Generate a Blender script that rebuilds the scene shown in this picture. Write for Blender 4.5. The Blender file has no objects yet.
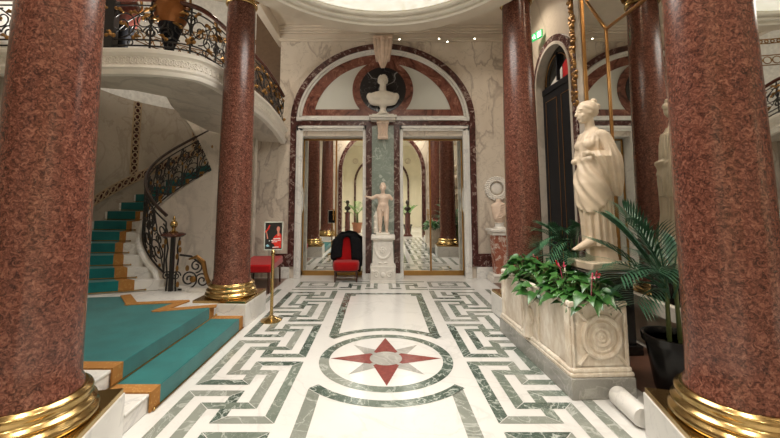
import bpy, math, random
from mathutils import Vector, Matrix
R = math.radians
PI = math.pi
random.seed(7)
scn = bpy.context.scene
col = scn.collection

# ------------------------------------------------------------------ materials
class N:
    def __init__(s, name):
        s.m = bpy.data.materials.new(name); s.m.use_nodes = True
        s.t = s.m.node_tree; s.b = s.t.nodes['Principled BSDF']
    def n(s, typ, **kw):
        o = s.t.nodes.new(typ)
        for k, v in kw.items():
            if k in o.inputs: o.inputs[k].default_value = v
            else: setattr(o, k, v)
        return o
    def l(s, a, b): s.t.links.new(a, b)
    def co(s, scale=(1, 1, 1), rot=(0, 0, 0)):
        tc = s.n('ShaderNodeTexCoord'); mp = s.n('ShaderNodeMapping')
        mp.inputs['Scale'].default_value = scale; mp.inputs['Rotation'].default_value = rot
        s.l(tc.outputs['Object'], mp.inputs['Vector']); return mp.outputs[0]
    def ramp(s, fac, stops, interp='LINEAR'):
        r = s.n('ShaderNodeValToRGB'); r.color_ramp.interpolation = interp
        e = r.color_ramp.elements
        while len(e) < len(stops): e.new(.5)
        for i, (p, c) in enumerate(stops):
            e[i].position = p; e[i].color = (*c, 1) if len(c) == 3 else c
        s.l(fac, r.inputs[0]); return r.outputs[0]
    def noise(s, vec, scale, detail=4, rough=.55, dist=0):
        o = s.n('ShaderNodeTexNoise', Scale=scale, Detail=detail, Roughness=rough, Distortion=dist)
        s.l(vec, o.inputs['Vector']); return o.outputs['Fac']
    def mix(s, fac, a, b, mode='MIX'):
        o = s.n('ShaderNodeMix', data_type='RGBA', blend_type=mode)
        for sock, v in ((o.inputs[0], fac), (o.inputs[6], a), (o.inputs[7], b)):
            if isinstance(v, (int, float)): sock.default_value = v
            elif isinstance(v, tuple): sock.default_value = (*v, 1)
            else: s.l(v, sock)
        return o.outputs[2]
    def bump(s, h, strength=.2, dist=.01):
        o = s.n('ShaderNodeBump', Strength=strength, Distance=dist)
        s.l(h, o.inputs['Height']); s.l(o.outputs[0], s.b.inputs['Normal'])

def plain(name, c, rough=.5, metal=0., spec=.5, var=.12, vscale=14, bump=0.):
    k = N(name); v = k.co()
    f = k.noise(v, vscale, 3)
    k.l(k.ramp(f, [(.3, tuple(x * (1 - var) for x in c)), (.7, tuple(min(1, x * (1 + var)) for x in c))]), k.b.inputs['Base Color'])
    k.b.inputs['Roughness'].default_value = rough; k.b.inputs['Metallic'].default_value = metal
    k.b.inputs['Specular IOR Level'].default_value = spec
    if bump: k.bump(k.noise(v, vscale * 6, 3), bump)
    return k.m

def marble(name, base, shade, vein, scale=1.6, width=.02, rough=.25, vein_amt=1., dist=1.2, second=True, rot=(.4, .5, .6), spec=.5, det=6, stretch=(1, 1, 1)):
    k = N(name); v = k.co(stretch, rot)
    big = k.noise(v, scale * .8, 4, .55, .3)
    c0 = k.ramp(big, [(.3, shade), (.62, base)])
    n1 = k.noise(v, scale, det, .5, dist)
    w = width
    m1 = k.ramp(n1, [(.5 - w * 2.2, (0, 0, 0)), (.5, (vein_amt,) * 3), (.5 + w, (0, 0, 0))])
    c1 = k.mix(m1, c0, vein)
    if second:
        n2 = k.noise(k.co(rot=(1.1, .2, 1.4)), scale * 2.3, 5, .6, dist)
        m2 = k.ramp(n2, [(.5 - w, (0, 0, 0)), (.5, (vein_amt * .55,) * 3), (.5 + w, (0, 0, 0))])
        c1 = k.mix(m2, c1, vein)
    k.l(c1, k.b.inputs['Base Color'])
    k.b.inputs['Roughness'].default_value = rough
    k.b.inputs['Specular IOR Level'].default_value = spec
    return k.m

def granite(name):
    k = N(name); v = k.co()
    n1 = k.noise(v, 30, 6, .72, 1.6)
    c = k.ramp(n1, [(.36, (.030, .010, .008)), (.45, (.092, .030, .020)), (.54, (.162, .058, .039)), (.65, (.27, .118, .082))])
    n4 = k.noise(k.co(rot=(.5, 1, .3)), 55, 4, .7, 1.2)
    c = k.mix(k.ramp(n4, [(.36, (.85, .85, .85)), (.45, (0, 0, 0))]), c, (.024, .009, .008))
    n3 = k.noise(v, 120, 3, .6)
    c = k.mix(k.ramp(n3, [(.60, (0, 0, 0)), (.70, (.55, .55, .55))]), c, (.30, .15, .11))
    k.l(c, k.b.inputs['Base Color']); k.b.inputs['Roughness'].default_value = .23
    return k.m

def breccia(name, a, b, c_, scale=7, rough=.25, st=(.38, .49, .555, .585, .61)):
    k = N(name); v = k.co(rot=(.3, .8, .2))
    n = k.noise(v, scale * .45, 6, .68, 2.2)
    k.l(k.ramp(n, [(st[0], a), (st[1], b), (st[2], b), (st[3], c_), (st[4], b)]), k.b.inputs['Base Color'])
    k.b.inputs['Roughness'].default_value = rough
    return k.m

def emit(name, c, s):
    k = N(name)
    k.b.inputs['Base Color'].default_value = (*c, 1)
    k.b.inputs['Emission Color'].default_value = (*c, 1); k.b.inputs['Emission Strength'].default_value = s
    return k.m

def laylight(name):
    k = N(name); v = k.co()
    n = k.noise(v, 16, 5, .7, 1.5)
    c = k.ramp(n, [(.36, (.62, .58, .42)), (.52, (.93, .90, .80)), (.7, (1, .98, .92))])
    k.l(c, k.b.inputs['Base Color']); k.l(c, k.b.inputs['Emission Color'])
    k.b.inputs['Emission Strength'].default_value = 1.5
    return k.m

def metal(name, c, rough=.2, var=.15):
    k = N(name); v = k.co()
    f = k.noise(v, 9, 3)
    k.l(k.ramp(f, [(.3, tuple(x * (1 - var) for x in c)), (.7, c)]), k.b.inputs['Base Color'])
    k.b.inputs['Metallic'].default_value = 1.; k.b.inputs['Roughness'].default_value = rough
    return k.m

def mirror_mat():
    k = N('mirror_silver'); v = k.co()
    k.l(k.ramp(k.noise(v, 2, 2), [(.3, (.80, .81, .78)), (.7, (.84, .85, .82))]), k.b.inputs['Base Color'])
    k.b.inputs['Metallic'].default_value = 1; k.b.inputs['Roughness'].default_value = .005
    return k.m

def planter_stone():
    k = N('carved_limestone'); v = k.co()
    n = k.noise(v, 5, 5, .65, .6); n2 = k.noise(k.co(scale=(3, 3, 1)), 9, 4, .6)
    c = k.ramp(n, [(.3, (.66, .575, .47)), (.5, (.80, .735, .64)), (.72, (.85, .81, .73))])
    c = k.mix(k.ramp(n2, [(.44, (.35, .35, .35)), (.6, (0, 0, 0))]), c, (.50, .39, .29))
    k.l(c, k.b.inputs['Base Color']); k.b.inputs['Roughness'].default_value = .6
    k.bump(k.noise(v, 40, 4), .25, .004)
    return k.m

def carpet(name, c, c2, scale=60):
    k = N(name); v = k.co()
    n = k.noise(v, 4, 4, .6)
    n2 = k.noise(v, scale * 6, 2)
    col_ = k.mix(k.ramp(n2, [(.35, (.25, .25, .25)), (.65, (0, 0, 0))]), k.ramp(n, [(.3, c2), (.65, c)]), tuple(x * .6 for x in c))
    k.l(col_, k.b.inputs['Base Color']); k.b.inputs['Roughness'].default_value = .95
    k.b.inputs['Specular IOR Level'].default_value = .1
    k.b.inputs['Sheen Weight'].default_value = .25
    k.bump(n2, .4, .003)
    return k.m

def border_carpet():
    k = N('carpet_border_gold'); v = k.co()
    vo = k.n('ShaderNodeTexVoronoi', Scale=26.); vo.distance = 'MANHATTAN'; k.l(v, vo.inputs['Vector'])
    c = k.ramp(vo.outputs['Distance'], [(.1, (.23, .105, .032)), (.35, (.48, .26, .085)), (.6, (.36, .17, .052))])
    k.l(c, k.b.inputs['Base Color']); k.b.inputs['Roughness'].default_value = .92
    k.b.inputs['Specular IOR Level'].default_value = .1
    return k.m

def leafmat(name, a, b, rough=.3):
    k = N(name); v = k.co()
    k.l(k.ramp(k.noise(v, 11, 3), [(.35, a), (.65, b)]), k.b.inputs['Base Color'])
    k.b.inputs['Roughness'].default_value = rough
    return k.m

M = dict(
    granite=granite('red_granite'),
    white=marble('white_marble', (.80, .79, .76), (.66, .65, .63), (.40, .40, .41), 1.5, .014, .28, .45),
    floorw=marble('white_floor_marble', (.70, .695, .68), (.64, .635, .62), (.50, .50, .49), 1.1, .012, .16, .4),
    green1=marble('green_marble_dark', (.085, .12, .10), (.04, .062, .05), (.55, .60, .56), 4.5, .016, .16, .75),
    green2=marble('green_marble_mid', (.165, .20, .17), (.105, .135, .11), (.52, .56, .52), 4, .014, .18, .6),
    green3=marble('green_marble_grey', (.25, .27, .24), (.175, .195, .168), (.56, .58, .55), 3.4, .014, .18, .55),
    pier=marble('pale_green_marble', (.30, .35, .31), (.19, .24, .21), (.60, .65, .61), 2.2, .02, .22, .7),
    grey=marble('grey_marble', (.36, .355, .33), (.25, .25, .235), (.55, .54, .51), 3, .014, .2, .4),
    redstar=plain('red_marble', (.20, .042, .036), .2, 0, .5, .25, 25),
    wall=marble('beige_marble_wall', (.62, .53, .43), (.50, .42, .335), (.34, .27, .21), .9, .014, .4, .5, .5, True, (.4, .9, .3), .5, 3, (1, 1, .45)),
    wallpale=marble('pale_marble_wall', (.70, .625, .535), (.57, .495, .41), (.30, .24, .20), 1.5, .018, .42, .7, .7, True, (.3, .9, .2), .5, 4, (1, 1, .45)),
    wallgrey=marble('grey_veined_marble', (.66, .60, .52), (.50, .445, .375), (.33, .29, .25), 1.3, .03, .3, .5, .7, True, (.4, .6, .2), .5, 4, (1, 1, .5)),
    wallup=plain('ivory_paint', (.82, .81, .77), .6),
    well=marble('stairwell_marble_shaded', (.45, .395, .325), (.36, .31, .25), (.27, .22, .17), 1.2, .02, .35, .5),  # beige wall marble with the stairwell's shade put into its colour
    plaster=plain('cream_plaster', (.68, .60, .50), .6, 0, .4, .05, 4),
    plasterw=plain('white_plaster', (.84, .80, .73), .5, 0, .4, .04, 5),
    cream=plain('cream_paint', (.84, .78, .64), .6, 0, .4, .05, 3),
    brown=breccia('brown_breccia', (.035, .013, .012), (.085, .030, .026), (.50, .42, .38), 9),
    red=breccia('red_breccia', (.075, .026, .020), (.21, .078, .056), (.42, .22, .16), 5),
    redwhite=breccia('red_white_breccia', (.30, .085, .055), (.40, .15, .10), (.76, .66, .58), 9, .25, (.36, .44, .49, .53, .60)),
    black=marble('black_marble', (.022, .022, .026), (.010, .010, .012), (.50, .50, .52), .9, .004, .15, .8, .25, True, (.3, .8, .4), .5, 2),
    lunette=plain('pale_lunette', (.64, .655, .62), .35, 0, .5, .03, 3),
    brass=metal('brass', (.50, .345, .145), .22, .06),
    brassd=metal('bronze_gilt', (.50, .29, .10), .30),
    gilt=metal('gilding', (.40, .22, .08), .40, .45),
    goldfr=metal('gold_frame', (.46, .24, .085), .30),
    iron=plain('black_iron', (.014, .012, .012), .4),
    handrail=plain('mahogany', (.085, .028, .020), .25),
    mirror=mirror_mat(),
    statue=plain('aged_white_marble', (.58, .47, .35), .45, 0, .4, .12, 7, .05),
    statuew=plain('bright_statue_marble', (.80, .76, .68), .45, 0, .4, .06, 9, .05),
    statuep=plain('pink_statue_marble', (.72, .56, .45), .42, 0, .4, .14, 9, .05),
    carvedw=plain('carved_white_stone', (.76, .73, .68), .55, 0, .4, .08, 12, .15),
    planter=planter_stone(),
    teal=carpet('teal_carpet', (.010, .160, .162), (.006, .110, .114)),
    border=border_carpet(),
    redvelvet=carpet('red_velvet', (.42, .006, .008), (.30, .004, .006)),
    wood=plain('dark_wood', (.055, .020, .012), .3, 0, .5, .3, 20),
    blackcloth=plain('black_cloth', (.010, .010, .012), .9, 0, .1, .3, 20, .2),
    blackgloss=plain('black_lacquer', (.010, .010, .011), .22),
    blackmatt=plain('black_paint', (.008, .009, .013), .55, 0, .2),
    darkglass=plain('dark_glass', (.016, .018, .019), .08),
    paper=plain('poster_black', (.012, .010, .011), .4),
    posred=plain('poster_red', (.62, .03, .02), .45, 0, .3, .2, 50),
    posskin=plain('poster_rose', (.60, .22, .16), .45),
    poswhite=plain('poster_white', (.75, .74, .74), .45),
    posblue=plain('poster_blue', (.25, .50, .62), .45),
    frame=plain('pale_metal_frame', (.50, .52, .46), .35),
    leaf=leafmat('anthurium_leaf', (.020, .085, .018), (.055, .175, .035)),
    leaf2=leafmat('palm_leaf', (.016, .065, .034), (.042, .125, .065), .4),
    leaf4=leafmat('kentia_leaf', (.026, .095, .045), (.065, .18, .09), .4),
    leaf3=leafmat('bright_leaf', (.06, .20, .03), (.14, .36, .06), .4),
    stem=plain('green_stem', (.10, .13, .04), .5),
    soil=plain('soil', (.03, .02, .014), .9, 0, .2, .4, 40, .5),
    flower=plain('pink_spathe', (.72, .10, .20), .3),
    flowerw=plain('white_spathe', (.80, .76, .66), .3),
    flowerr=plain('red_spathe', (.60, .03, .03), .3),
    terra=plain('terracotta', (.36, .15, .08), .6),
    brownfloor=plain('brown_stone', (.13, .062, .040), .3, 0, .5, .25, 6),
    bronze=plain('dark_bronze', (.03, .022, .016), .35, .3),
    porph=plain('porphyry', (.10, .030, .024), .25, 0, .5, .3, 30),
    amber=plain('amber_bronze', (.30, .11, .03), .3, .5),
    signgreen=emit('exit_green', (.02, .42, .12), 1.0),
    signwhite=emit('exit_white', (.85, 1., .88), 1.3),
    lamp=emit('lamp_glow', (1, .88, .70), 22.),
    laylight=laylight('backlit_glass'),
    passageshade=plain('passage_shade', (.16, .10, .06), .5),  # brown that stands in for the shade of the upper passage
    darkrail=plain('dark_rail', (.03, .014, .011), .3),
    bandring=plain('band_ring', (.40, .30, .19), .5),
    redpanel=plain('red_panel', (.52, .012, .016), .5),
    whitepanel=plain('white_panel', (.75, .72, .68), .5),
)

# ------------------------------------------------------------------ mesh helpers
class MB:
    def __init__(s): s.v = []; s.f = []; s.mi = []; s.cur = 0
    def face(s, idx): s.f.append(tuple(idx)); s.mi.append(s.cur)
    def add(s, vs, fs):
        o = len(s.v); s.v.extend(Vector(p) for p in vs)
        for f in fs: s.face([o + i for i in f])
        return s
    def box(s, x0, x1, y0, y1, z0, z1):
        return s.add([(x0, y0, z0), (x1, y0, z0), (x1, y1, z0), (x0, y1, z0), (x0, y0, z1), (x1, y0, z1), (x1, y1, z1), (x0, y1, z1)],
                     [(3, 2, 1, 0), (4, 5, 6, 7), (0, 1, 5, 4), (1, 2, 6, 5), (2, 3, 7, 6), (3, 0, 4, 7)])
    def frus(s, cx, cy, z0, z1, a0, b0, a1, b1):
        return s.add([(cx - a0, cy - b0, z0), (cx + a0, cy - b0, z0), (cx + a0, cy + b0, z0), (cx - a0, cy + b0, z0),
                      (cx - a1, cy - b1, z1), (cx + a1, cy - b1, z1), (cx + a1, cy + b1, z1), (cx - a1, cy + b1, z1)],
                     [(3, 2, 1, 0), (4, 5, 6, 7), (0, 1, 5, 4), (1, 2, 6, 5), (2, 3, 7, 6), (3, 0, 4, 7)])
    def prism(s, poly, z0, z1):
        n = len(poly)
        s.add([(p[0], p[1], z0) for p in poly] + [(p[0], p[1], z1) for p in poly],
              [tuple(range(n - 1, -1, -1)), tuple(range(n, 2 * n))] + [(i, (i + 1) % n, n + (i + 1) % n, n + i) for i in range(n)])
        return s
    def prismy(s, poly, y0, y1):          # poly in (x, z)
        n = len(poly)
        s.add([(p[0], y0, p[1]) for p in poly] + [(p[0], y1, p[1]) for p in poly],
              [tuple(range(n)), tuple(range(2 * n - 1, n - 1, -1))] + [((i + 1) % n, i, n + i, n + (i + 1) % n) for i in range(n)])
        return s
    def rings(s, rings, closed=True, cap=True):
        o = len(s.v); n = len(rings[0])
        for r in rings: s.v.extend(Vector(p) for p in r)
        for k in range(len(rings) - 1):
            for i in range(n if closed else n - 1):
                j = (i + 1) % n
                s.face((o + k * n + i, o + k * n + j, o + (k + 1) * n + j, o + (k + 1) * n + i))
        if cap and closed:
            s.face([o + i for i in range(n - 1, -1, -1)]); b = o + (len(rings) - 1) * n
            s.face([b + i for i in range(n)])
        return s
    def lathe(s, prof, n=40, c=(0, 0, 0), cap=True):
        return s.rings([[(c[0] + r * math.cos(2 * PI * i / n), c[1] + r * math.sin(2 * PI * i / n), c[2] + z) for i in range(n)] for r, z in prof], True, cap)
    def tube(s, pts, r, n=8, cap=True):
        pts = [Vector(p) for p in pts]
        if not isinstance(r, (list, tuple)): r = [r] * len(pts)
        rr = []; up = Vector((0, 0, 1)); prev = None
        for i, p in enumerate(pts):
            t = (pts[min(i + 1, len(pts) - 1)] - pts[max(i - 1, 0)])
            if t.length < 1e-9: t = Vector((0, 0, 1))
            t.normalize()
            if prev is None:
                a = t.cross(up) if abs(t.z) < .95 else t.cross(Vector((1, 0, 0)))
            else:
                a = prev - t * prev.dot(t)
                if a.length < 1e-6: a = t.cross(up)
            a.normalize(); prev = a; b = t.cross(a)
            rr.append([p + (a * math.cos(2 * PI * k / n) + b * math.sin(2 * PI * k / n)) * r[i] for k in range(n)])
        return s.rings(rr, True, cap)
    def ball(s, c, rx, ry=None, rz=None, n=12, m=8, rot=None):
        ry = rx if ry is None else ry; rz = rx if rz is None else rz
        c = Vector(c); vs = [(0, 0, -rz)]
        for j in range(1, m):
            a = -PI / 2 + PI * j / m
            for i in range(n):
                vs.append((rx * math.cos(a) * math.cos(2 * PI * i / n), ry * math.cos(a) * math.sin(2 * PI * i / n), rz * math.sin(a)))
        vs.append((0, 0, rz))
        vs = [Vector(v) for v in vs]
        if rot is not None: vs = [rot @ v for v in vs]
        fs = [(0, 1 + (i + 1) % n, 1 + i) for i in range(n)]
        for j in range(m - 2):
            for i in range(n):
                a = 1 + j * n + i; b = 1 + j * n + (i + 1) % n
                fs.append((a, b, b + n, a + n))
        L = len(vs) - 1; b = 1 + (m - 2) * n
        fs += [(b + i, b + (i + 1) % n, L) for i in range(n)]
        return s.add([v + c for v in vs], fs)
    def xform(s, mat, start=0):
        for i in range(start, len(s.v)): s.v[i] = mat @ s.v[i]
        return s
    def build(s, name, mat, parent=None, smooth=True, angle=35, bevel=0, loc=None):
        me = bpy.data.meshes.new(name)
        me.from_pydata([tuple(v) for v in s.v], [], s.f)
        mats = mat if isinstance(mat, (list, tuple)) else [mat]
        for m in mats: me.materials.append(M[m] if isinstance(m, str) else m)
        if len(mats) > 1: me.polygons.foreach_set('material_index', s.mi)
        me.validate(); me.update()
        if smooth:
            me.polygons.foreach_set('use_smooth', [True] * len(me.polygons))
            me.set_sharp_from_angle(angle=R(angle))
        o = bpy.data.objects.new(name, me); col.objects.link(o)
        if parent is not None: o.parent = parent
        if loc: o.location = loc
        if bevel:
            b = o.modifiers.new('bevel', 'BEVEL'); b.width = bevel; b.segments = 2; b.limit_method = 'ANGLE'; b.angle_limit = R(40)
        return o

def remeshed(mb, name, mat, parent, voxel=.012, smooth=4, sfac=.5):
    o = mb.build(name, mat, None, True, 180)
    r = o.modifiers.new('r', 'REMESH'); r.mode = 'VOXEL'; r.voxel_size = voxel
    sm = o.modifiers.new('s', 'SMOOTH'); sm.iterations = smooth; sm.factor = sfac
    dg = bpy.context.evaluated_depsgraph_get(); dg.update()
    me = bpy.data.meshes.new_from_object(o.evaluated_get(dg))
    old = o.data; o.modifiers.clear(); o.data = me; bpy.data.meshes.remove(old); me.name = name
    me.polygons.foreach_set('use_smooth', [True] * len(me.polygons))
    o.parent = parent
    return o

def tag(o, label=None, cat=None, group=None, kind=None):
    for k, v in (('label', label), ('category', cat), ('group', group), ('kind', kind)):
        if v: o[k] = v
    return o
def thing(name, label, cat, loc=(0, 0, 0), rz=0, group=None):
    o = bpy.data.objects.new(name, None); col.objects.link(o)
    o.location = loc; o.rotation_euler = (0, 0, rz); o.empty_display_size = .1
    return tag(o, label, cat, group)
def struct(mb, name, mat, **kw): return tag(mb.build(name, mat, **kw), kind='structure')
def sgroup(name, loc=(0, 0, 0)):
    o = bpy.data.objects.new(name, None); col.objects.link(o); o.location = loc
    return tag(o, kind='structure')
def copy_tree(o, parent=None):
    c = o.copy(); col.objects.link(c)
    if parent is not None: c.parent = parent
    for ch in list(o.children): copy_tree(ch, c)
    return c
def spiral(r0, r1, a0, a1, n=26, c=(0, 0)):
    return [(c[0] + (r0 + (r1 - r0) * i / n) * math.cos(a0 + (a1 - a0) * i / n), c[1] + (r0 + (r1 - r0) * i / n) * math.sin(a0 + (a1 - a0) * i / n)) for i in range(n + 1)]
def cap2(mb, a, b, r0, r1, n=12):        # a capsule between two joints
    a = Vector(a); b = Vector(b); k = 8
    d = (b - a); L = d.length or 1e-6; u = d / L
    pts = []; rs = []
    for i in range(5):
        t = PI / 2 * i / 4; pts.append(a - u * r0 * math.cos(t)); rs.append(max(r0 * math.sin(t), .002))
    for i in range(1, k): pts.append(a + d * i / k); rs.append(r0 + (r1 - r0) * i / k)
    for i in range(5):
        t = PI / 2 * i / 4; pts.append(b + u * r1 * math.sin(t)); rs.append(max(r1 * math.cos(t), .002))
    mb.tube(pts, rs, n)
    return mb

WY = 7.89          # plane of the facade wall
CEIL = 5.40
# ------------------------------------------------------------------ camera
cam = bpy.data.cameras.new('camera'); co = bpy.data.objects.new('camera', cam); col.objects.link(co)
co.location = (-.04, 0, 1.6); co.rotation_euler = (R(90 + 5.38), 0, 0)
cam.sensor_width = 36; cam.lens = 370 / 780 * 36; cam.shift_x = 9 / 780; cam.shift_y = -53 / 780
cam.clip_start = .02
scn.camera = co

# ------------------------------------------------------------------ floor with its inlay
fl = MB()
fl.box(-5.3, 3.9, -7.0, 8.6, -.12, 0)
SC = Vector((0.01, 3.94))
def fquad(pts, mi, z):
    fl.cur = mi; o = len(fl.v)
    fl.v.extend(Vector((p[0], p[1], z)) for p in pts); fl.face(range(o, o + len(pts)))
ZI = .0012
def green(): return random.choice([1, 2, 2, 3, 3])
def strip(path, w, sx, zz=ZI):
    # mitred strips along a path of (x, y), one quad for each straight run
    n = len(path)
    for i in range(n - 1):
        a = Vector(path[i]); b = Vector(path[i + 1]); d = (b - a).normalized(); nn = Vector((-d.y, d.x))
        def corner(p, q, side, end):
            # q = direction of neighbour, mitre
            if q is None: return p + d * (w / 2 if end else -w / 2) * 1 + nn * side * w / 2
            mdir = (nn + Vector((-q.y, q.x))); mdir = mdir.normalized(); s_ = (w / 2) / max(.2, mdir.dot(nn))
            return p + mdir * side * s_
        pv = (a - Vector(path[i - 1])).normalized() if i > 0 else None
        nx = (Vector(path[i + 2]) - b).normalized() if i + 2 < n else None
        pts = [corner(a, pv, -1, False), corner(b, nx, -1, True), corner(b, nx, 1, True), corner(a, pv, 1, False)]
        c_ = (a + b) / 2
        pts = [p + (c_ - p).normalized() * .0035 for p in pts]
        pts = [(p.x * sx, p.y) for p in pts]
        if sx < 0: pts.reverse()
        fquad(pts, green(), zz)
U = .095; V = .0945; X1 = 1.665; Y1 = 3.395
def cell(c, r): return (-(X1 - U * (c + .5)), Y1 + V * (r + .5))
b1 = [(8, 35), (8, 30), (4, 30), (4, 34), (0, 34)]; b2 = [(6, 34), (6, 32), (2, 32)]
for n in (2, 1, 0, -1, -2):
    k = 12 * n
    b1 += [(0, k), (4, k), (4, k + 4), (8, k + 4), (8, k - 6), (4, k - 6), (4, k - 2), (0, k - 2)]
    b2 += [(2, k + 2), (6, k + 2), (6, k - 4), (2, k - 4)]
b1 += [(0, -36), (4, -36)]; b2 += [(2, -34), (6, -34)]
for sx in (1, -1):
    strip([cell(*p) for p in b1], U * .98, sx); strip([cell(*p) for p in b2], U * .98, sx, ZI * 1.35)
    # square box with a pale lens at the end of the meander
    def fr(x0, x1, y0, y1, w):
        strip([(-x0, y0), (-x1, y0), (-x1, y1), (-x0, y1), (-x0, y0)], w, sx)
    fr(1.60, .90, 7.07, 7.50, .07)
    fquad([(sx * -1.42, 7.17), (sx * -1.06, 7.17), (sx * -1.06, 7.40), (sx * -1.42, 7.40)][::sx], 3, ZI)
    fquad([(sx * (-1.24 + .13 * math.cos(a)), 7.285 + .085 * math.sin(a)) for a in [2 * PI * i / 20 for i in range(20)]][::sx], 0, ZI * 1.8)
    # short meander along the back
    for pa in ([(-.78, 6.88), (-.45, 6.88), (-.45, 7.20), (-.62, 7.20)], [(-.78, 7.04), (-.62, 7.04), (-.62, 7.36), (-.28, 7.36), (-.28, 7.10)], [(-.78, 7.52), (-.14, 7.52), (-.14, 6.95), (-.30, 6.95)], [(-1.62, 6.88), (-.86, 6.88)]):
        strip(pa, .075, sx)
    # frame strips of the two big panels
    for (ya, yb, o_) in ((6.62, 4.80, 1), (1.26, 3.08, -1)):
        xs = (.55, .66)
        yi = [SC.y + o_ * math.sqrt(.9 ** 2 - x * x) for x in xs]
        fquad([(sx * -xs[1], yi[1]), (sx * -xs[0], yi[0]), (sx * -xs[0], ya), (sx * -xs[1], ya)][::sx * o_], 1 if o_ > 0 else 3, ZI)
    # outer border near the planter and along the steps
    fquad([(sx * 1.84, 6.9), (sx * 1.92, 6.9), (sx * 1.92, 5.75), (sx * 1.84, 5.75)][::-sx], 3, ZI)
for (ya, o_) in ((6.62, 1), (1.26, -1)):
    fquad([(-.66, ya - .0), (.66, ya - .0), (.66, ya - .09 * o_), (-.66, ya - .09 * o_)][::-o_], 1, ZI * 1.3)
    for s_ in (-1, 1): fquad([(s_ * .55, ya - .09 * o_), (s_ * .47, ya - .09 * o_), (s_ * .47, ya - .19 * o_), (s_ * .55, ya - .19 * o_)][::s_ * o_], 2, ZI)
def arc(r0, r1, a0, a1, n, mat, z=ZI):
    for i in range(n):
        t0 = a0 + (a1 - a0) * i / n; t1 = a0 + (a1 - a0) * (i + 1) / n
        fquad([(SC.x + r * math.cos(t), SC.y + r * math.sin(t)) for r, t in ((r0, t0), (r1, t0), (r1, t1), (r0, t1))], mat(i) if callable(mat) else mat, z)
arc(.575, .675, 0, 2 * PI, 96, lambda i: (1, 2, 1, 3, 2, 1)[i // 16])
aa = math.acos(.67 / .9)
for c_ in (PI / 2, -PI / 2): arc(.80, .90, c_ - (PI / 2 - aa), c_ + (PI / 2 - aa), 48, lambda i: (1, 2, 1)[i // 16])
for i in range(4):                                   # grey diagonal points, then the red star
    t = PI / 4 + i * PI / 2
    P_ = lambda r, a: (SC.x + r * math.cos(a), SC.y + r * math.sin(a))
    fquad([P_(.02, t), P_(.22, t - .42), P_(.50, t), P_(.22, t + .42)], 4, ZI)
for i in range(4):
    t = i * PI / 2
    fquad([P_(.02, t), P_(.205, t - PI / 4 + .12), P_(.565, t), P_(.205, t + PI / 4 - .12)], 5, ZI * 1.5)
fquad([P_(.165, 2 * PI * i / 40) for i in range(40)], 4, ZI * 2.2)
# brown paving at the left behind the far column
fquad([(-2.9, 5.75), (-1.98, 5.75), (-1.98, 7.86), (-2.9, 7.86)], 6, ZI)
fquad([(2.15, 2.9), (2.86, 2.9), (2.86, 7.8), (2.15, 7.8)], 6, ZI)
struct(fl, 'floor', ['floorw', 'green1', 'green2', 'green3', 'grey', 'redstar', 'brownfloor'], smooth=False)

# ------------------------------------------------------------------ facade wall at the back
w = MB()
w.box(-2.25, -1.80, WY, WY + .5, 0, CEIL); w.box(1.80, 3.3, WY, WY + .5, 0, CEIL)
w.box(-.40, .40, WY, WY + .5, 0, 3.0); w.box(-1.80, 1.80, WY, WY + .5, 3.0, CEIL)
w.box(-1.80, 1.80, WY + .34, WY + .5, 0, 3.0)
w.box(-2.75, -2.25, WY + .02, WY + .4, 0, 3.3)
struct(w, 'wall_back', 'wallpale')
def ell(a, b, t): return (a * math.cos(t), 3.31 + b * math.sin(t))
def ering(mb, a0, b0, a1, b1, y0, y1, n=72, zcut=3.31):
    o = [ell(a0, b0, PI * i / n) for i in range(n + 1)]; q = [ell(a1, b1, PI * i / n) for i in range(n + 1)]
    mb.prismy(o + q[::-1], y0, y1)
t = MB(); ering(t, 1.985, 1.72, 1.86, 1.60, WY - .075, WY)
t.box(-1.985, -1.86, WY - .06, WY, .24, 3.33); t.box(1.86, 1.985, WY - .06, WY, .24, 3.33)
for sx in (-1, 1): t.box(min(sx * .36, sx * .235), max(sx * .36, sx * .235), WY - .04, WY, .10, 3.22)
t.box(-1.87, 1.87, WY - .05, WY, 3.215, 3.32)
struct(t, 'trim_1', 'brown')
t = MB(); ering(t, 1.86, 1.61, 1.75, 1.49, WY - .055, WY); ering(t, 1.84, 1.59, 1.80, 1.545, WY - .085, WY - .05)
t.box(-1.86, 1.86, WY - .075, WY, 3.325, 3.40); t.box(-1.86, 1.86, WY - .055, WY, 3.40, 3.425)
for a, b in ((-1.855, -1.72), (-.43, -.365), (.365, .43), (1.72, 1.855)):
    t.box(a, b, WY - .05, WY + .02, 0, 3.21)
for a, b in ((-1.855, -.365), (.365, 1.855)):
    t.box(a, b, WY - .05, WY + .02, 3.10, 3.21); t.box(a + .03, b - .03, WY - .075, WY - .045, 3.15, 3.19)
for a, b in ((-1.815, -1.78), (-.415, -.385), (.385, .415), (1.78, 1.815)): t.box(a, b, WY - .07, WY - .045, .1, 3.13)
for a, b in ((-1.80, -.40), (.40, 1.80)): t.box(a, b, WY + .02, WY + .34, 2.985, 3.01)
for a in (-1.805, -.405, .375, 1.775): t.box(a, a + .03, WY + .02, WY + .34, 0, 2.99)
struct(t, 'trim_2', 'white', bevel=.004)
t = MB(); ering(t, 1.75, 1.49, 1.50, 1.30, WY - .03, WY)
t.box(-1.75, 1.75, WY - .035, WY, 3.42, 3.57)
struct(t, 'trim_3', 'red')
t = MB(); t.prismy([ell(1.50, 1.30, PI * i / 60) for i in range(61)], WY - .015, WY)
struct(t, 'trim_4', 'lunette')
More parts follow.
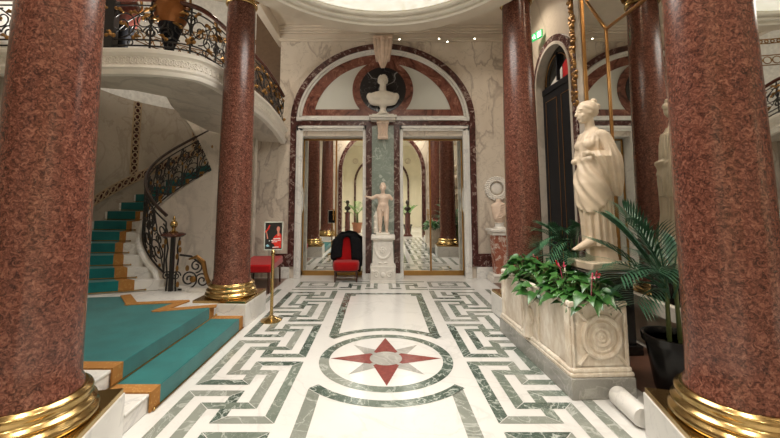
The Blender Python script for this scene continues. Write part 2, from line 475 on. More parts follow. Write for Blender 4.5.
def disc(mb, cx, cz, r, y0, y1, r2=None, n=64):
    o = [(cx + r * math.cos(2 * PI * i / n), cz + r * math.sin(2 * PI * i / n)) for i in range(n)]
    if r2 is None: mb.prismy(o, y0, y1)
    else:
        for i in range(n):
            j = (i + 1) % n; k = r2 / r
            q = lambda p: (cx + (p[0] - cx) * k, cz + (p[1] - cz) * k)
            mb.prismy([o[i], o[j], q(o[j]), q(o[i])], y0, y1)
t = MB(); disc(t, 0, 4.00, .66, WY - .05, WY - .002)
struct(t, 'trim_5', 'red')
t = MB(); disc(t, 0, 4.00, .50, WY - .062, WY - .01)
struct(t, 'trim_6', 'black')
t = MB(); t.box(-.235, .235, WY - .02, WY, .1, 3.22)
struct(t, 'trim_7', 'pier')
# cornice on the facade
t = MB()
for z0, z1, d in ((5.10, 5.14, .05), (5.14, 5.18, .08), (5.18, 5.25, .06), (5.25, 5.29, .12), (5.29, 5.34, .17), (5.34, 5.40, .20)):
    t.box(-2.25 - d * .5, 2.87, WY - d, WY, z0, z1)
struct(t, 'trim_8', 'plaster', bevel=.006)
# baseboards on the right of the facade
t = MB(); t.box(1.965, 2.87, WY - .03, WY, .23, .50); struct(t, 'baseboard_back', 'brown')
t = MB(); t.box(1.95, 2.87, WY - .055, WY, 0, .23); t.box(-2.25, -1.95, WY - .055, WY, 0, .23)
t.box(-.43, .43, WY - .08, WY, 0, .10); struct(t, 'baseboard_front', 'white', bevel=.004)
t = MB(); t.box(-2.25, -1.965, WY - .03, WY, .23, .50); struct(t, 'baseboard_left', 'brown')

# mirrored doors in the two openings
for k, (a, b) in enumerate(((-1.775, -.405), (.405, 1.775))):
    d = sgroup('door_%d' % (k + 1), ((a + b) / 2, WY + .30, 0)); hw = (b - a) / 2 - .012
    div = .06 if k == 0 else -.05
    mb = MB()
    for x0, x1, z0, z1 in ((-hw, -hw + .03, .0, 2.97), (hw - .03, hw, 0, 2.97), (-hw, hw, 2.94, 2.97), (-hw, hw, .0, .10)): mb.box(x0, x1, -.03, .012, z0, z1)
    mb.build('door_frame', 'brassd', d, bevel=.003)
    mb = MB(); mb.box(div - .017, div + .017, -.035, .012, .10, 2.94); stile = mb.build('meeting_stile', 'goldfr', d, bevel=.003)
    for x0, x1 in ((-hw + .03, div - .017), (div + .017, hw - .03)):
        mb = MB(); mb.box(x0, x1, -.012, .01, .10, 2.94); mb.build('mirror_pane', 'mirror', d, smooth=False)
    mb = MB(); mb.lathe([(.006, 0), (.011, .012), (.006, .025), (.016, .035), (.018, .045), (.010, .055)], 14)
    mb.xform(Matrix.Translation((div - .05, -.035, 1.30)) @ Matrix.Rotation(PI / 2, 4, 'X')); mb.box(div - .062, div - .038, -.036, -.03, 1.18, 1.42)
    mb.build('knob', 'brassd', stile)
    # oval medallion on the outer reveal
    sx = -1 if k == 0 else 1
    mb = MB()
    n = 36
    for r0, r1, dep in ((1, .78, .03), (.62, .50, .022)):
        for i in range(n):
            t0 = 2 * PI * i / n; t1 = 2 * PI * (i + 1) / n
            q = [(.10 * r * math.cos(tt), .27 * r * math.sin(tt)) for r, tt in ((r0, t0), (r0, t1), (r1, t1), (r1, t0))]
            x_ = sx * (hw + .005); xi = x_ - sx * dep
            mb.add([(x_, -.14 + p[0], 1.62 + p[1]) for p in q] + [(xi, -.14 + p[0], 1.62 + p[1]) for p in q],
                   [(0, 1, 2, 3), (7, 6, 5, 4), (0, 4, 5, 1), (1, 5, 6, 2), (2, 6, 7, 3), (3, 7, 4, 0)])
    mb.build('oval_medallion', 'white', d)

# ------------------------------------------------------------------ right wall with arch and mirror
RX = 2.87
w = MB()
AY, AW, AZ = 6.06, .60, 3.62       # arch centre, half width, spring line
def wall_yz(mb, poly, x0, x1):
    n = len(poly)
    mb.add([(x0, p[0], p[1]) for p in poly] + [(x1, p[0], p[1]) for p in poly],
           [tuple(range(n)), tuple(range(2 * n - 1, n - 1, -1))] + [((i + 1) % n, i, n + i, n + (i + 1) % n) for i in range(n)])
wall_yz(w, [(AY + AW, 0), (WY, 0), (WY, 6.4), (AY + AW, 6.4)], RX, RX + .5)
na = 24
ap = [(AY + AW * math.cos(PI * i / na), AZ + AW * math.sin(PI * i / na)) for i in range(na + 1)]
for i in range(na):
    wall_yz(w, [ap[i + 1], ap[i], (ap[i][0], 6.4), (ap[i + 1][0], 6.4)], RX, RX + .5)
wall_yz(w, [(-.2, 0), (AY - AW, 0), (AY - AW, 6.4), (-.2, 6.4)], RX + .06, RX + .5)
struct(w, 'wall_right', 'wall')
t = MB()
def yring(mb, r0, r1, x0, x1, n=36):
    o = [(AY + r0 * math.cos(PI * i / n), AZ + r0 * math.sin(PI * i / n)) for i in range(n + 1)]
    q = [(AY + r1 * math.cos(PI * i / n), AZ + r1 * math.sin(PI * i / n)) for i in range(n + 1)]
    for i in range(n): wall_yz(mb, [o[i], o[i + 1], q[i + 1], q[i]], x0, x1)
    for s_ in (-1, 1):
        a, b = AY + s_ * r0, AY + s_ * r1; wall_yz(mb, [(min(a, b), 0), (max(a, b), 0), (max(a, b), AZ), (min(a, b), AZ)], x0, x1)
yring(t, .74, .60, RX - .05, RX + .02)
struct(t, 'trim_9', 'brown', bevel=.004)
t = MB(); yring(t, .63, .58, RX - .06, RX + .08); struct(t, 'trim_10', 'wallgrey')
d = sgroup('door_3', (RX + .09, AY, 0))
mb = MB(); mb.box(-.03, .03, -.6, .6, 0, 3.50); mb.build('leaf', 'blackmatt', d)
mb = MB()
for y0 in (-.50, .06):
    for a, b, c_, e in ((y0, y0 + .012, .2, 3.36), (y0 + .40, y0 + .412, .2, 3.36), (y0, y0 + .412, 3.35, 3.36), (y0, y0 + .412, .2, .21)): mb.box(-.036, -.03, a, b, c_, e)
mb.build('brass_beading', 'goldfr', d)
mb = MB(); n = 24
wall_yz(mb, [(.6 * math.cos(PI * i / n), AZ + .6 * math.sin(PI * i / n)) for i in range(n + 1)], .02, .05); mb.build('fanlight_glass', 'darkglass', d)
mb = MB(); mb.box(-.04, .04, -.6, .6, 3.50, 3.60); mb.box(-.04, .04, -.02, .02, 3.62, 4.1); mb.build('transom', 'blackmatt', d)
mb = MB(); mb.tube([(-.01, .06 + .42 * math.cos(a), AZ + .03 + .44 * math.sin(a)) for a in [PI * i / 20 for i in range(21)]], .008, 6); mb.build('fanlight_bead', 'goldfr', d)
mb = MB(); mb.add([(.005, -.52, 3.63), (.005, -.12, 3.63), (.005, -.12, 3.84), (.005, -.50, 4.05)], [(0, 1, 2, 3), (3, 2, 1, 0)]); mb.build('red_panel', 'redpanel', d)
mb = MB(); mb.add([(.005, -.10, 3.63), (.005, .34, 3.63), (.005, -.10, 3.83)], [(0, 1, 2), (2, 1, 0)]); mb.build('white_panel', 'whitepanel', d)

# gilt framed wall mirror
mr = thing('wall_mirror', 'tall wall mirror with gilt lattice bars behind the draped statue', 'mirror', (RX, 3.0, 0))
mb = MB(); mb.box(.012, .05, -2.9, 2.17, .55, 5.05); mb.build('mirror_pane', 'mirror', mr, smooth=False)
mb = MB()
for a, b in ((2.17, 2.30), (-3.0, -2.9)): mb.box(-.03, .055, a, b, .45, 5.10)
mb.box(-.03, .055, -3.0, 2.30, 5.05, 5.15); mb.box(-.03, .055, -3.0, 2.30, .40, .55)
mb.build('stone_surround', 'wallgrey', mr, bevel=.008)
mb = MB(); mb.box(-.012, .02, 2.13, 2.165, .55, 5.05); mb.build('gilt_edge', 'goldfr', mr, bevel=.006)
def gbar(pts):
    g = MB(); 
    for p, q in zip(pts[:-1], pts[1:]):
        p = Vector(p); q = Vector(q); d_ = (q - p).normalized(); nn = Vector((-d_.y, d_.x)) * .014
        a, b, c_, e = p - nn, q - nn, q + nn, p + nn
        wall_yz(g, [(a.x, a.y), (b.x, b.y), (c_.x, c_.y), (e.x, e.y)], -.006, .013)
    return g.build('lattice_bar', 'goldfr', mr, bevel=.005)
gbar([(1.62, 3.82), (-2.9, 3.82)])
for y0 in (1.62, -.60, -2.6):
    gbar([(y0, .55), (y0, 3.82)])
    gbar([(y0, 3.82), (y0 + .40, 4.42), (y0 + .40, 5.05)])
# gilded carved garland beside the mirror
g = MB()
rnd = random.Random(4)
for k in range(26):
    z = 3.04 + k * .078; wd = .065 + .03 * math.sin(k * 1.3)
    for j in range(4):
        g.ball((RX - .03, 5.36 + rnd.uniform(-wd, wd) * .8, z + rnd.uniform(-.03, .03)), .035, rnd.uniform(.03, .05), rnd.uniform(.025, .045), 8, 6)
g.tube([(RX - .01, 5.36, 3.0), (RX - .01, 5.36, 5.05)], .02, 6)
tag(g.build('carved_garland', 'gilt'), 'gilded carved garland hanging on the wall between arch and mirror', 'ornament')

# exit sign
ex = thing('exit_sign', 'small green exit sign above the dark arched doorway', 'sign', (RX - .10, 6.42, 4.56), R(20))
mb = MB(); mb.box(-.012, .012, -.13, .13, -.07, .07); mb.box(-.005, .10, -.01, .01, .06, .09); mb.build('sign_case', 'signgreen', ex, bevel=.003)
mb = MB()
mb.box(-.0150, -.0122, -.115, -.02, -.05, .05)                               # pale doorway
mb.box(-.0150, -.0122, .02, .06, .0, .018); mb.add([(-.015, .08, -.02), (-.015, .115, 0), (-.015, .08, .02)], [(0, 1, 2), (2, 1, 0)])
mb.ball((-.0145, .052, .042), .002, .011, .011, 10, 6)
for p, q in (((.05, .028), (.04, -.012)), ((.04, -.012), (.018, -.045)), ((.04, -.012), (.072, -.04)), ((.05, .022), (.022, .008)), ((.05, .022), (.078, .005))):
    mb.tube([(-.0145, *p), (-.0145, *q)], .006, 6)
mb.build('pictogram', 'signwhite', ex)

# ------------------------------------------------------------------ ceiling, drum and laylight
CC = (0, 3.75); RI, RO, HZ = 1.80, 2.14, 4.35
c = MB()
n = 64
# flat ceiling with a round hole inside the drum
for i in range(n):
    a0 = 2 * PI * i / n; a1 = 2 * PI * (i + 1) / n
    def sq(a):
        dx, dy = math.cos(a), math.sin(a)
        k = min((2.9 if dx > 0 else 2.35) / abs(dx) if abs(dx) > 1e-6 else 99, ((WY + .4 - CC[1]) if dy > 0 else (CC[1] + .2)) / abs(dy) if abs(dy) > 1e-6 else 99)
        return (CC[0] + dx * k, CC[1] + dy * k)
    p0 = (CC[0] + RO * math.cos(a0), CC[1] + RO * math.sin(a0)); p1 = (CC[0] + RO * math.cos(a1), CC[1] + RO * math.sin(a1))
    c.prism([p0, sq(a0), sq(a1), p1], CEIL, CEIL + .15)
c.box(-2.4, -2.25, -.2, WY + .4, CEIL - .25, CEIL + .15)
c.box(-6.2, -2.25, -.6, 9.8, 6.4, 6.5); c.box(-2.4, -2.25, -.2, WY + 1.5, CEIL + .15, 6.4)
c.box(-2.3, 3.3, WY - .1, 9.6, 6.4, 6.5)
struct(c, 'ceiling', 'plaster')
c = MB()
c.lathe([(RO, CEIL), (RO, HZ + .05), (RO - .02, HZ + .02), (RO - .05, HZ), (RI + .03, HZ), (RI + .03, CEIL)], 96, (CC[0], CC[1], 0), False)
struct(c, 'trim_11', 'plaster', angle=25)
c = MB()
pr_ = [(RI + .04, HZ + .20)]
for r_, z_ in ((RI, HZ - .005), (RI - .075, HZ + .045), (RI - .14, HZ + .095)):     # three beads with a deep groove behind each
    pr_ += [(r_ + .035, z_ + .02), (r_ + .03, z_ - .004), (r_ + .018, z_ - .016), (r_, z_ - .012), (r_ - .010, z_ + .004), (r_ - .004, z_ + .022), (r_ + .005, z_ + .045), (r_ - .02, z_ + .06)]
pr_ += [(RI - .18, HZ + .14), (RI - .18, HZ + .20)]
c.lathe(pr_, 96, (CC[0], CC[1], 0), False)
struct(c, 'trim_12', 'plasterw', angle=20)
c = MB(); c.lathe([(RI - .16, HZ + .13), (RI - .5, HZ + .20), (RI - 1.0, HZ + .27), (.02, HZ + .30)], 72, (CC[0], CC[1], 0), False)
ll = tag(c.build('window_1', 'laylight', None), kind='structure')
mb = MB()
for rr, zz in ((RI - .50, HZ + .19), (RI - .95, HZ + .25), (.35, HZ + .28)):
    mb.tube([(CC[0] + rr * math.cos(2 * PI * i / 48), CC[1] + rr * math.sin(2 * PI * i / 48), zz) for i in range(49)], .018, 6)
for i in range(12):
    a = 2 * PI * (i + .5) / 12; mb.tube([(CC[0] + r * math.cos(a), CC[1] + r * math.sin(a), HZ + z) for r, z in ((RI - .5, .19), (RI - 1.0, .26), (.35, .285))], .009, 6)
for i in range(24):
    a = 2 * PI * i / 24; mb.ball((CC[0] + (RI - .78) * math.cos(a), CC[1] + (RI - .78) * math.sin(a), HZ + .215), .06, .06, .02, 8, 6)
mb.build('glazing_bars', 'brassd', ll)

# spotlights on the facade cornice
for i, (x, z, lab) in enumerate(((.36, 5.085, 'small spotlight under the cornice, nearest the keystone'), (1.22, 5.10, 'small spotlight under the cornice, left of the closely spaced pair'), (1.40, 5.03, 'small spotlight under the cornice, hanging lowest of the four'), (1.99, 5.10, 'small spotlight under the cornice, nearest the far right column'))):
    s = thing('spotlight', lab, 'spotlight', (x, WY - .16, z), 0, 'spotlights under the facade cornice')
    mb = MB(); mb.lathe([(.012, .05), (.020, .04), (.022, 0), (.016, .004)], 16); mb.xform(Matrix.Rotation(R(-15), 4, 'X')); mb.tube([(0, 0, .05), (0, .05, .10)], .006, 6); mb.build('housing', 'frame', s)
    mb = MB(); mb.ball((0, -.002, 0), .014, .014, .012, 12, 8); mb.build('bulb', 'lamp', s)

# ------------------------------------------------------------------ the four big columns
def column(label, x, y, rz, base=True):
    t = thing('column', label, 'column', (x, y, 0), rz)
    mb = MB(); mb.box(-.36, .36, -.36, .36, 0, .285); pn_ = mb.build('plinth', 'white', t, bevel=.004)
    mb = MB(); mb.box(-.352, .352, -.352, .352, .285, .32); mb.build('plinth_cap', 'brass', pn_, bevel=.004)
    z = .32
    prof = [(.325, z), (.337, z + .012), (.34, z + .03), (.332, z + .048), (.315, z + .058), (.312, z + .066), (.322, z + .078), (.322, z + .088), (.306, z + .10), (.296, z + .112), (.293, z + .122), (.300, z + .135), (.302, z + .150), (.294, z + .165), (.278, z + .172), (.274, z + .178)]
    mb = MB(); mb.lathe(prof, 72); mb.build('base_moulding', 'brass', t, angle=50)
    z0, z1 = z + .178, 4.46
    prof = [(.258, z0), (.252, z0 + .03), (.240, z0 + .05)]
    for i in range(1, 25):
        f = i / 24; prof.append((.238 - .014 * f - .030 * f * f, z0 + .05 + (z1 - z0 - .05) * f))
    mb = MB(); mb.lathe(prof, 72); mb.build('shaft', 'granite', t, angle=60)
    mb = MB(); mb.lathe([(.195, 4.46), (.215, 4.465), (.225, 4.48), (.225, 4.495), (.212, 4.51), (.205, 4.52), (.215, 4.535), (.215, 4.545), (.20, 4.555)], 48); mb.build('astragal', 'brass', t, angle=50)
    mb = MB(); mb.lathe([(.198, 4.55), (.21, 4.78), (.26, 4.93), (.31, 5.02), (.31, 5.04)], 32)
    for r_ in range(2):
        for i in range(12):
            a = 2 * PI * (i + .5 * r_) / 12; zz = 4.58 + .18 * r_; k = .215 + .02 * r_
            ca, sa = math.cos(a), math.sin(a)
            pts = [(ca * (k + d_), sa * (k + d_), zz + h_) for d_, h_ in ((0, 0), (.012, .08), (.035, .15), (.065, .175), (.075, .155))]
            mb.tube(pts, [.03, .04, .036, .026, .01], 8)
    mb.box(-.33, .33, -.33, .33, 5.04, 5.12); mb.build('capital', 'gilt', t)
    mb = MB(); mb.box(-.29, .29, -.29, .29, 5.12, CEIL); mb.build('impost_block', 'plaster', t, bevel=.01)
    return t
column('red granite column closest to the camera on the left, beside the carpeted steps', -2.08, 2.26, R(12))
column('red granite column closest to the camera on the right, in front of the potted palm', 2.035, 2.26, R(-14))
column('red granite column at the foot of the balcony, behind the brass sign stand', -2.105, 5.25, R(-3))
column('red granite column at the far end of the stone planter, beside the dark arch', 1.95, 5.22, R(3))

# ------------------------------------------------------------------ staircase, carpet and stair rail
SX, SY, RIN, ROUT = -3.12, 6.7, 1.05, 2.0
def tin(k): return R(262 - 13.2 * k)
def outp(k):
    if k <= 5.5: return Vector((SX - ROUT, 5.0 + .309 * k))
    a = R(180 - 8.5 * (k - 5.5)); return Vector((SX + ROUT * math.cos(a), SY + ROUT * math.sin(a)))
def spt(k, f):
    a = Vector((SX + RIN * math.cos(tin(k)), SY + RIN * math.sin(tin(k)))); b = outp(k)
    return a.lerp(b, f)
st = thing('staircase', 'curved white marble staircase climbing at the left under the balcony', 'stairs', (0, 0, 0))
mb = MB(); mb.box(-2.6, -1.81, 2.69, 4.90, 0, .115); mb.build('step', 'white', st, bevel=.008)
mb = MB(); mb.box(-2.6, -1.80, 2.69, 4.90, .115, .14); mb.build('step_nosing', 'white', st, bevel=.008)
plat = [(-5.1, 1.2), (-2.42, 1.2), (-2.42, 2.6), (-2.17, 2.6), (-2.17, 4.9), (-2.46, 4.9), (-2.46, 5.62), (-2.9, 5.75), (-3.3, 5.75)] + [tuple(spt(0, f)) for f in (0, 1)]
mb = MB(); mb.prism(plat, 0, .255); mb.build('landing', 'white', st)
mb = MB(); mb.prism([(x + (.012 if x == -2.17 else 0), y) for x, y in plat], .255, .28); mb.build('landing_slab', 'white', st, bevel=.006)
NS = 14; RIS = .16
for k in range(NS):
    z = .28 + RIS * (k + 1)
    a, b = [spt(k + i / 4, 0) for i in range(5)], [spt(k + i / 4, 1) for i in range(5)]
    mb = MB(); mb.prism([tuple(p) for p in a] + [tuple(p) for p in b[::-1]], max(.28, z - .22) if k > 2 else .28, z)
    mb.build('step', 'white', st, bevel=.006)
# carpet: runner, border and rods
cp = thing('stair_carpet', 'teal stair carpet with a gold border laid over steps and landing', 'carpet', (0, 0, 0))
mb = MB(); mb.box(-2.17, -1.79, 3.05, 4.78, .14, .152); mb.box(-1.80, -1.788, 3.05, 4.78, .004, .152); mb.build('lower_runner', 'teal', cp, bevel=.004)
lp = [(-2.157, 3.10), (-2.157, 4.76), (-2.70, 4.58), (-2.62, 4.96), (-3.22, 4.86), (-3.55, 5.24)]
lp2 = lp + [tuple(spt(0, .93)), (-4.95, 3.10)]
mb = MB(); mb.prism(lp2, .28, .292); mb.box(-2.16, -2.147, 3.10, 4.76, .142, .292); mb.build('landing_runner', 'teal', cp, bevel=.003)
bd = MB()
def bband(p, q, w_, z):
    p = Vector(p); q = Vector(q); d_ = (q - p).normalized(); nn = Vector((-d_.y, d_.x)) * w_ / 2; e = d_ * w_ / 2
    bd.prism([tuple(p - nn - e), tuple(q - nn + e), tuple(q + nn + e), tuple(p + nn - e)], z, z + .014)
bband((-2.10, 3.02), (-1.86, 3.02), .12, .14); bband((-2.10, 4.78), (-1.86, 4.78), .12, .14)
for y in (3.02, 4.78): bd.box(-1.80, -1.785, y - .06, y + .06, .004, .154)
bband((-4.9, 3.10), (-2.22, 3.10), .12, .28); bd.box(-2.16, -2.144, 3.04, 3.16, .142, .294); bd.box(-2.16, -2.144, 4.69, 4.81, .142, .294)
for n_, (p, q) in enumerate(zip(lp[1:-1], lp[2:])): bband(p, q, .12, .282 + .0022 * n_)
bd.build('gold_border', 'border', cp)
for k in range(NS):
    z = .28 + RIS * (k + 1)
    A = lambda f, dk: tuple(spt(k + dk, f))
    run = MB(); brd = MB()
    for tgt, f0, f1 in ((run, .30, .93), (brd, .20, .30)):
        tgt.prism([A(f0, 0), A(f0, .5), A(f0, 1), A(f1, 1), A(f1, .5), A(f1, 0)], z, z + .011)
        tgt.prism([A(f0, -.035), A(f0, .01), A(f1, .01), A(f1, -.035)], z - RIS + .012, z + .011)
    run.build('tread_runner', 'teal', cp); brd.build('tread_border', 'border', cp)
    if k < 11:
        rd = MB(); p = spt(k - .07, .13); q = spt(k - .07, .97); rd.tube([(*p, z - RIS + .025), (*q, z - RIS + .025)], .008, 6); rd.ball((*p, z - RIS + .025), .014, n=8, m=6); rd.build('stair_rod', 'brass', cp)
rd = MB(); rd.tube([(-2.137, 2.95, .158), (-2.137, 4.86, .158)], .009, 6); rd.ball((-2.137, 2.95, .158), .016, n=8, m=6); rd.ball((-2.137, 4.86, .158), .016, n=8, m=6); rd.build('stair_rod', 'brass', cp)
rd = MB(); rd.tube([(-1.776, 2.99, .014), (-1.776, 4.84, .014)], .008, 6); rd.ball((-1.776, 2.99, .016), .014, n=8, m=6); rd.build('stair_rod', 'brass', cp)

# inner drum wall beneath the flight
w = MB()
def kz(th):            # stair level at an inner angle (degrees)
    k = (262 - th) / 13.2; return .28 + RIS * (k + .6)
def arcwall(mb, th0, th1, n, zlo, zhi, r0=RIN - .07, r1=RIN - .005):
    rings_ = []
    for i in range(n + 1):
        th = th0 + (th1 - th0) * i / n; a = R(th)
        p = (SX + r0 * math.cos(a), SY + r0 * math.sin(a)); q = (SX + r1 * math.cos(a), SY + r1 * math.sin(a))
        lo = zlo(th) if callable(zlo) else zlo; hi = zhi(th) if callable(zhi) else zhi
        rings_.append([(*p, lo), (*q, lo), (*q, hi), (*p, hi)])
    mb.rings(rings_)
arcwall(w, 264, 112, 48, 0, lambda th: kz(th) + .06, RIN - .10)
arcwall(w, 112, 60, 20, 0, 3.27)
arcwall(w, 152, 112, 16, lambda th: 3.27 - 1.15 * ((152 - th) / 40) ** 1.6, 3.27)
struct(w, 'wall_drum', 'wallgrey')

# stair balustrade: handrail, iron scrolls, gilt leaves, newel with brass finial
sr = thing('stair_balustrade', 'black iron scroll balustrade with gilt leaves rising up the curved stairs', 'railing', (0, 0, 0))
RR = RIN - .05
def sp3(th, h, r=RR): return (SX + r * math.cos(R(th)), SY + r * math.sin(R(th)), kz(th) + h)
mb = MB(); ths = [258 - i * 4 for i in range(38)]
mb.tube([sp3(t_, .95) for t_ in ths], .026, 10); mb.build('handrail', 'darkrail', sr)
mb = MB(); mb.tube([sp3(t_, .10) for t_ in ths], .014, 8); mb.tube([sp3(t_, .85) for t_ in ths], .012, 8); mb.build('string_bar', 'iron', sr)
lf = MB()
for i in range(9):
    th0 = 250 - i * 16
    sc_ = MB()
    for (u0, v0, r_, a0, a1) in ((0, .32, .17, -PI / 2, 3 * PI), (-7, .64, .14, PI / 2, -2.6 * PI), (5, .68, .11, PI / 2, 3.4 * PI), (-7, .24, .09, -PI / 2, -3 * PI), (0, .5, .08, 0, 3 * PI)):
        pts = spiral(r_, .02, a0, a1, 34)
        sc_.tube([sp3(th0 + u0 - p[0] / RR * 57.3, v0 + p[1]) for p in pts], .0105, 6)
    sc_.tube([sp3(th0 + 8, .10), sp3(th0 + 8, .85)], .012, 6); sc_.tube([sp3(th0 + 8, .10), sp3(th0 + 1, .45), sp3(th0 - 7, .85)], .009, 6)
    sc_.build('scroll_panel', 'iron', sr)
    for (u0, v0) in ((0, .30), (-7, .56), (5, .45), (2, .12), (7, .70)):
        p = Vector(sp3(th0 + u0, v0, RR - .02)); lf.ball(p, .020, .020, .034, 8, 6)
lf.build('gilt_leaves', 'gilt', sr)
nw = thing('newel_post', 'black iron stair newel with brass finial at the foot of the balustrade', 'newel post', (-3.13, 5.58, .28))
mb = MB(); mb.box(-.025, .025, -.025, .025, 0, .80)
for sx in (-1, 1):
    mb.tube([(sx * x_, 0, z_) for x_, z_ in ((.07, 0), (.06, .2), (.09, .45), (.07, .62), (.10, .78))], .013, 8)
    mb.tube([(sx * .07 + p[0], 0, .22 + p[1]) for p in spiral(.07, .015, 0, 3.2 * PI, 26)], .009, 6)
npost = mb.build('post', 'iron', nw)
mb = MB(); mb.lathe([(.02, .78), (.14, .79), (.17, .815), (.17, .83), (.13, .845), (.02, .85)], 24); ncap = mb.build('cap', 'handrail', nw)
mb = MB(); mb.lathe([(.06, .845), (.065, .86), (.03, .88), (.022, .91), (.05, .95), (.055, .975), (.04, 1.01), (.018, 1.03), (.022, 1.055), (.012, 1.08), (.002, 1.10)], 20); mb.build('finial', 'brass', ncap)
for x_, z_ in ((.11, .70), (.12, .60), (.08, .50), (-.10, .72), (.09, .33), (.11, .1)):
    mb = MB(); mb.ball((x_, -.02, z_), .024, .018, .045, 8, 6); mb.build('gilt_leaf', 'gilt', npost)
# volute of ironwork running from the newel to the column
vo = thing('iron_volute', 'low iron volute with gilt acanthus between newel post and left far column', 'railing', (-2.98, 5.60, .28))
mb = MB()
for c_, r_, a0, a1 in (((.10, .17), .13, -PI / 2, 3.2 * PI), ((.30, .15), .11, PI, -2.2 * PI), ((.20, .36), .10, -PI / 2, 2.6 * PI)):
    mb.tube([(p[0], 0, p[1]) for p in spiral(r_, .02, a0, a1, 34, c_)], .012, 6)
mb.tube([(-.05, 0, .02), (.46, 0, .02)], .014, 6); mb.tube([(-.05, 0, .52), (.12, 0, .50), (.28, 0, .38), (.36, 0, .20), (.48, 0, .06)], .016, 8); mb.build('scrollwork', 'iron', vo)
mb = MB()
mb.tube([(.10, -.02, .46), (.22, -.03, .50), (.32, -.03, .42), (.36, -.03, .25), (.42, -.03, .10), (.50, -.03, .07), (.55, -.03, .12), (.52, -.03, .16)], [.012, .03, .035, .03, .03, .04, .035, .015], 8)
mb.ball((.17, -.02, .17), .05, .025, .05, 10, 6); mb.ball((.08, -.02, .33), .03, .02, .045, 8, 6); mb.build('acanthus', 'gilt', vo)
# cream curb below the newel
cb = MB()
pts = [(SX + (RIN + .0) * math.cos(R(a)), SY + RIN * math.sin(R(a)), kz(a) + .03 if a < 255 else .30) for a in range(276, 150, -6)]
pts = [(-2.55, 5.56, .29), (-2.8, 5.55, .29)] + pts
cb.tube(pts, .045, 10)
tag(cb.build('trim_13', 'white'), kind='structure')

# ------------------------------------------------------------------ stairwell and left wall
w = MB()
pw = [(SX - 2.02, -.2)] + [(SX + 2.02 * math.cos(R(a)), SY + 2.02 * math.sin(R(a))) for a in range(180, 54, -5)]
po = [(SX - 2.32, -.2)] + [(SX + 2.32 * math.cos(R(a)), SY + 2.32 * math.sin(R(a))) for a in range(180, 54, -5)]
for i in range(len(pw) - 1): w.prism([pw[i], pw[i + 1], po[i + 1], po[i]], 0, 3.62)
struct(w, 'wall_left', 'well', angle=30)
w = MB()
for i in range(len(pw) - 1): w.prism([pw[i], pw[i + 1], po[i + 1], po[i]], 3.62, 6.4)
struct(w, 'wall_upper', 'wallup', angle=30)
w = MB(); w.box(-3.0, -1.75, WY + .55, WY + .65, 3.3, 6.4); struct(w, 'wall_passage', 'passageshade')  # sheet coloured as the dark of the passage behind the balcony
def wallband(name, mat, mat2, path, wd, ringr, step, idx):
    # flat dark band with pale guilloche rings along a path of 3D points on the well wall
    bnd = MB()
    for i in range(len(path) - 1):
        (p, u), (q, u2) = path[i], path[i + 1]
        bnd.add([p - u * wd, q - u2 * wd, q + u2 * wd, p + u * wd], [(0, 1, 2, 3), (3, 2, 1, 0)])
    o = bnd.build(name, mat, None); tag(o, kind='structure')
    rg = MB()
    dist = 0; nxt = 0
    for i in range(len(path) - 1):
        p, u = path[i]; q, _ = path[i + 1]; L = (q - p).length
        while nxt <= dist + L:
            f = (nxt - dist) / L; c_ = p.lerp(q, f); t_ = (q - p).normalized(); nrm = t_.cross(u).normalized()
            off = nrm * .006
            if (Vector((SX, SY, c_.z)) - c_).dot(off) < 0: off = -off
            rg.tube([c_ + off + (t_ * math.cos(2 * PI * k / 12) + u * math.sin(2 * PI * k / 12)) * ringr for k in range(13)], .012, 5)
            nxt += step
        dist += L
    for sgn in (-1, 1): rg.tube([p + u * wd * sgn for p, u in path], .013, 5)
    rg.build('guilloche', mat2, o)
Z = Vector((0, 0, 1))
def wk(k, z):                      # a point on the well wall abreast of stair step k
    p = outp(k); c_ = Vector((SX, SY)); 
    if k <= 5.5: return Vector((SX - 2.005, p.y, z)), Vector((0, 1, 0))
    d_ = (p - c_).normalized(); q = c_ + d_ * 2.005; return Vector((q.x, q.y, z)), Vector((d_.y, -d_.x, 0))
def lvl(k): return .28 + RIS * (k + .6)
wallband('trim_14', 'brown', 'bandring', [(wk(k / 2, lvl(k / 2) + .40)[0], Z) for k in range(0, 34)], .085, .06, .15, 0)
for j, k in enumerate((3.2, 7.9, 12.0)):
    tg = wk(k, 0)[1]
    wallband('trim_%d' % (15 + j), 'brown', 'bandring', [(wk(k, lvl(k) + .49 + (3.6 - lvl(k) - .49) * i / 8)[0], tg) for i in range(9)], .075, .052, .13, 0)
up_ = [-9, -5, 0] + [k / 2 for k in range(11, 36)]
wallband('trim_18', 'wallup', 'gilt', [(wk(k, 4.98)[0], Z) for k in up_], .12, .085, .19, 0)
wallband('trim_19', 'wallup', 'gilt', [(wk(k, 5.45)[0], Z) for k in up_], .05, .035, .12, 0)

